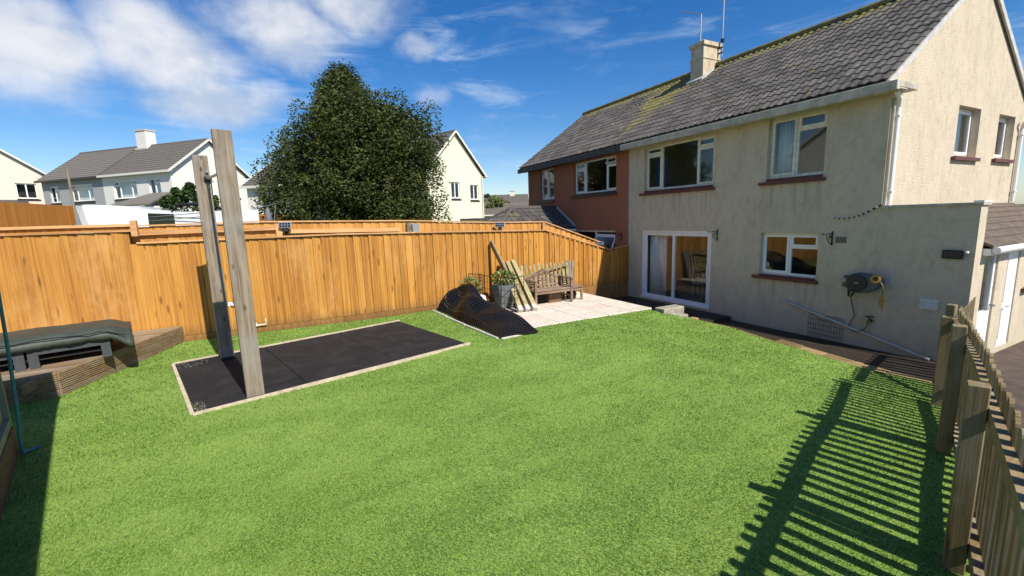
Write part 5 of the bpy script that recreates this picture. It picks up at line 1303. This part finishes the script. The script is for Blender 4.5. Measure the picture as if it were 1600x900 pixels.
tree('holly_bush', sb, 'dark green bush in front of the white house beyond the fence', blobs(sb, [(cr_right.x*a, cr_right.y*a, z, r_) for a, z, r_ in ((-.9, 2.9, .6), (-.3, 3.0, .65), (.4, 2.9, .65), (.95, 2.8, .6), (-.95, 3.5, .3), (-.55, 3.6, .3), (-.1, 3.8, .28), (.3, 3.6, .3), (.7, 3.5, .35), (-.5, 2.2, .8), (.5, 2.2, .8), (0, 4.1, .16), (-.62, 3.95, .14))]), 5200, .15, LEAF2, .08, 3.6, cat='bush', limbs=4)
for i, (x, y, hh, w, mt, lab) in enumerate([(-50.5, 24.0, 5.6, 1.3, LEAF3, 'pale spring-green tree beside the yellow house'), (-53.5, 26.3, 5.2, 1.4, LEAF3, 'small olive tree in front of the distant bungalow'), (-66, 30, 6.6, 1.8, LEAF2, 'dark distant tree on the skyline'), (-70, 44, 6.5, 2.2, LEAF2, 'round dark tree behind the distant bungalow')]):
    b = Vector((x, y, -.3)); tree('background_tree', b, lab, blobs(b, [(math.cos(k_*2.2)*w*.5, math.sin(k_*2.2)*w*.5, hh*(.35+.08*k_), w*.62*(1-.05*k_)) for k_ in range(8)]), 2600, .30, mt, .12, hh*.9, limbs=4, seed=i+5)
# neighbours' orange fences
def simple_fence(A, B, zt, zb, lab, mt=OFENCE, pitch=.2):
    A = Vector(A); B = Vector(B); d = (B-A); n = int(d.length/pitch); d.normalize(); an = math.atan2(d.y, d.x)-math.pi/2
    o = thing('orange_fence', A.lerp(B, .5)+Vector((0, 0, zb[0])), lab, 'fence'); me = fe_board(pitch*1.05, 1.0, .018, mt)
    for i in range(n):
        t = (i+.5)/n; p = A.lerp(B, t); inst('board', me, o, (p.x, p.y, lerp(zb[0], zb[1], t)), (0, 0, an+random.uniform(-.03, .03)), (1, 1, lerp(zt[0]-zb[0], zt[1]-zb[1], t)))
    for z_ in (.3, .8): MB().beam((A.x-.05*d.y*0-.04, A.y, lerp(zb[0], zt[0], z_)), (B.x-.04, B.y, lerp(zb[1], zt[1], z_)), .04, .08).build('rail', mt, o)
    return o
simple_fence((-31.6, -12.6, 0), (-23.2, -7.1, 0), (3.98, 3.33), (.4, -.3), 'bright orange fence at the back of the neighbouring garden')
simple_fence((-23.3, -1.1, 0), (-19.9, 6.2, 0), (2.86, 2.62), (-.4, -.6), 'orange fence half hidden under the evergreen tree')
# tarpaulin-covered frame and white boards in the neighbouring garden
ts = thing('tarpaulin_shelter', (-18.9, -4.9, -.6), 'white tarpaulin shelter sagging beyond the fence', 'shelter')
M = MB(); A = Vector((-20.3, -6.25, 0)); B = Vector((-17.95, -3.75, 0)); nn = 24
for i in range(nn+1):
    t = i/nn; p = A.lerp(B, t); zt = interp(t, [(0, 2.4), (.14, 3.27), (.4, 3.08), (1, 2.88)])+.03*math.sin(t*30)
    off = .06*math.sin(t*23)
    M.v += [(p.x+off, p.y, -.6), (p.x+off*1.5+.05, p.y-.05, 1.5), (p.x, p.y, zt), (p.x-1.5, p.y+1.4, zt-.05), (p.x-1.5, p.y+1.4, -.6)]
for i in range(nn):
    for j in range(4): k_ = i*5+j; M.f.append((k_, k_+5, k_+6, k_+1))
cvr = M.build('tarpaulin', TARP, ts, smooth=True)
MB().add([(-20.1, -6.0, 1.8), (-19.75, -5.66, 1.8), (-19.92, -5.85, 3.2)], [(0, 1, 2)]).prism([(-20.12, -6.08, 1.8), (-19.7, -5.62, 1.8), (-19.9, -5.86, 3.18)], (.13, -.13, 0)).build('opening_flap', SOLARG, ts)
for a in (A, B): MB().tube([(a.x-.1, a.y+.1, -.6), (a.x-.1, a.y+.1, 2.4)], .03, 6).build('pole', STEEL, ts)
o = MB().beam((-17.6, -3.0, 1.2), (-16.35, -.62, 1.2), .05, 3.3).build('white_board', BOARDW, origin=(-17, -1.8, -.45)); tag(o, 'long white board panel beyond the fence behind the tall posts', 'panel')
al = thing('clothes_airer', (-17.9, -2.6, -.6), 'folding metal clothes airer beyond the fence', 'airer')
M = MB()
for a, b in (((-18.0, -3.75), (-17.0, -2.2)), ((-18.1, -3.7), (-17.1, -2.1))):
    for z_ in (2.6, 2.72): M.tube([(*a, z_), (*b, z_+.08)], .012, 5)
M.tube([(-17.9, -3.3, -.6), (-17.7, -2.8, 3.0)], .014, 5).tube([(-17.5, -2.5, -.6), (-17.75, -3.0, 3.05)], .014, 5).tube([(-16.5, -.7, -.6), (-16.3, -.1, 3.0)], .014, 5).tube([(-16.9, -1.0, 2.8), (-16.2, -.1, 3.02)], .016, 5); M.build('frame', STEEL, al)
sw = MB(); sw.tube([(-17.75, -3.1, 2.85), (-17.6, -2.85, 3.08), (-17.3, -2.3, 3.08), (-17.1, -1.95, 2.85)], [.02, .05, .05, .02], 8); o = sw.build('dark_bundle', BLACKM, al, smooth=True)
o = MB().lathe((-16.35, -.35, 2.45), [(.09, -.1), (.12, .08), (.10, .2), (.07, .36), (.02, .46)], 7).tube([(-16.35, -.35, -.6), (-16.35, -.35, 2.5)], .02, 6).build('draped_clothes', PARA, origin=(-16.35, -.35, -.6), smooth=True); tag(o, 'dark clothes hung on a pole beyond the fence', 'clothes')
o = thing('closed_parasol', (-16.5, 1.27, -.6), 'closed grey parasol beyond the fence in front of the tree', 'parasol'); MB().tube([(-16.5, 1.27, -.6), (-16.5, 1.27, 2.95)], .025, 8).build('pole', STEEL, o)
M = MB(); n = 20
for (r_, z_) in ((.24, 1.5), (.25, 2.1), (.19, 2.5), (.10, 2.78), (.02, 2.94)):
    for k_ in range(n): t = 2*math.pi*k_/n; r__ = r_*(1+(.25 if k_ % 2 else -.2)); M.v.append((-16.5+math.cos(t)*r__, 1.27+math.sin(t)*r__, z_))
for i in range(4):
    for k_ in range(n): M.f.append((i*n+k_, i*n+(k_+1) % n, (i+1)*n+(k_+1) % n, (i+1)*n+k_))
M.build('canopy', PARA, o)
o = MB().tube([(-34.4, -10.5, .8), (-34.45, -10.5, 6.0)], [.075, .06], 8).build('wooden_pole', GREYW, origin=(-34.4, -10.5, .8)); tag(o, 'thin grey pole in front of the grey far house', 'pole')
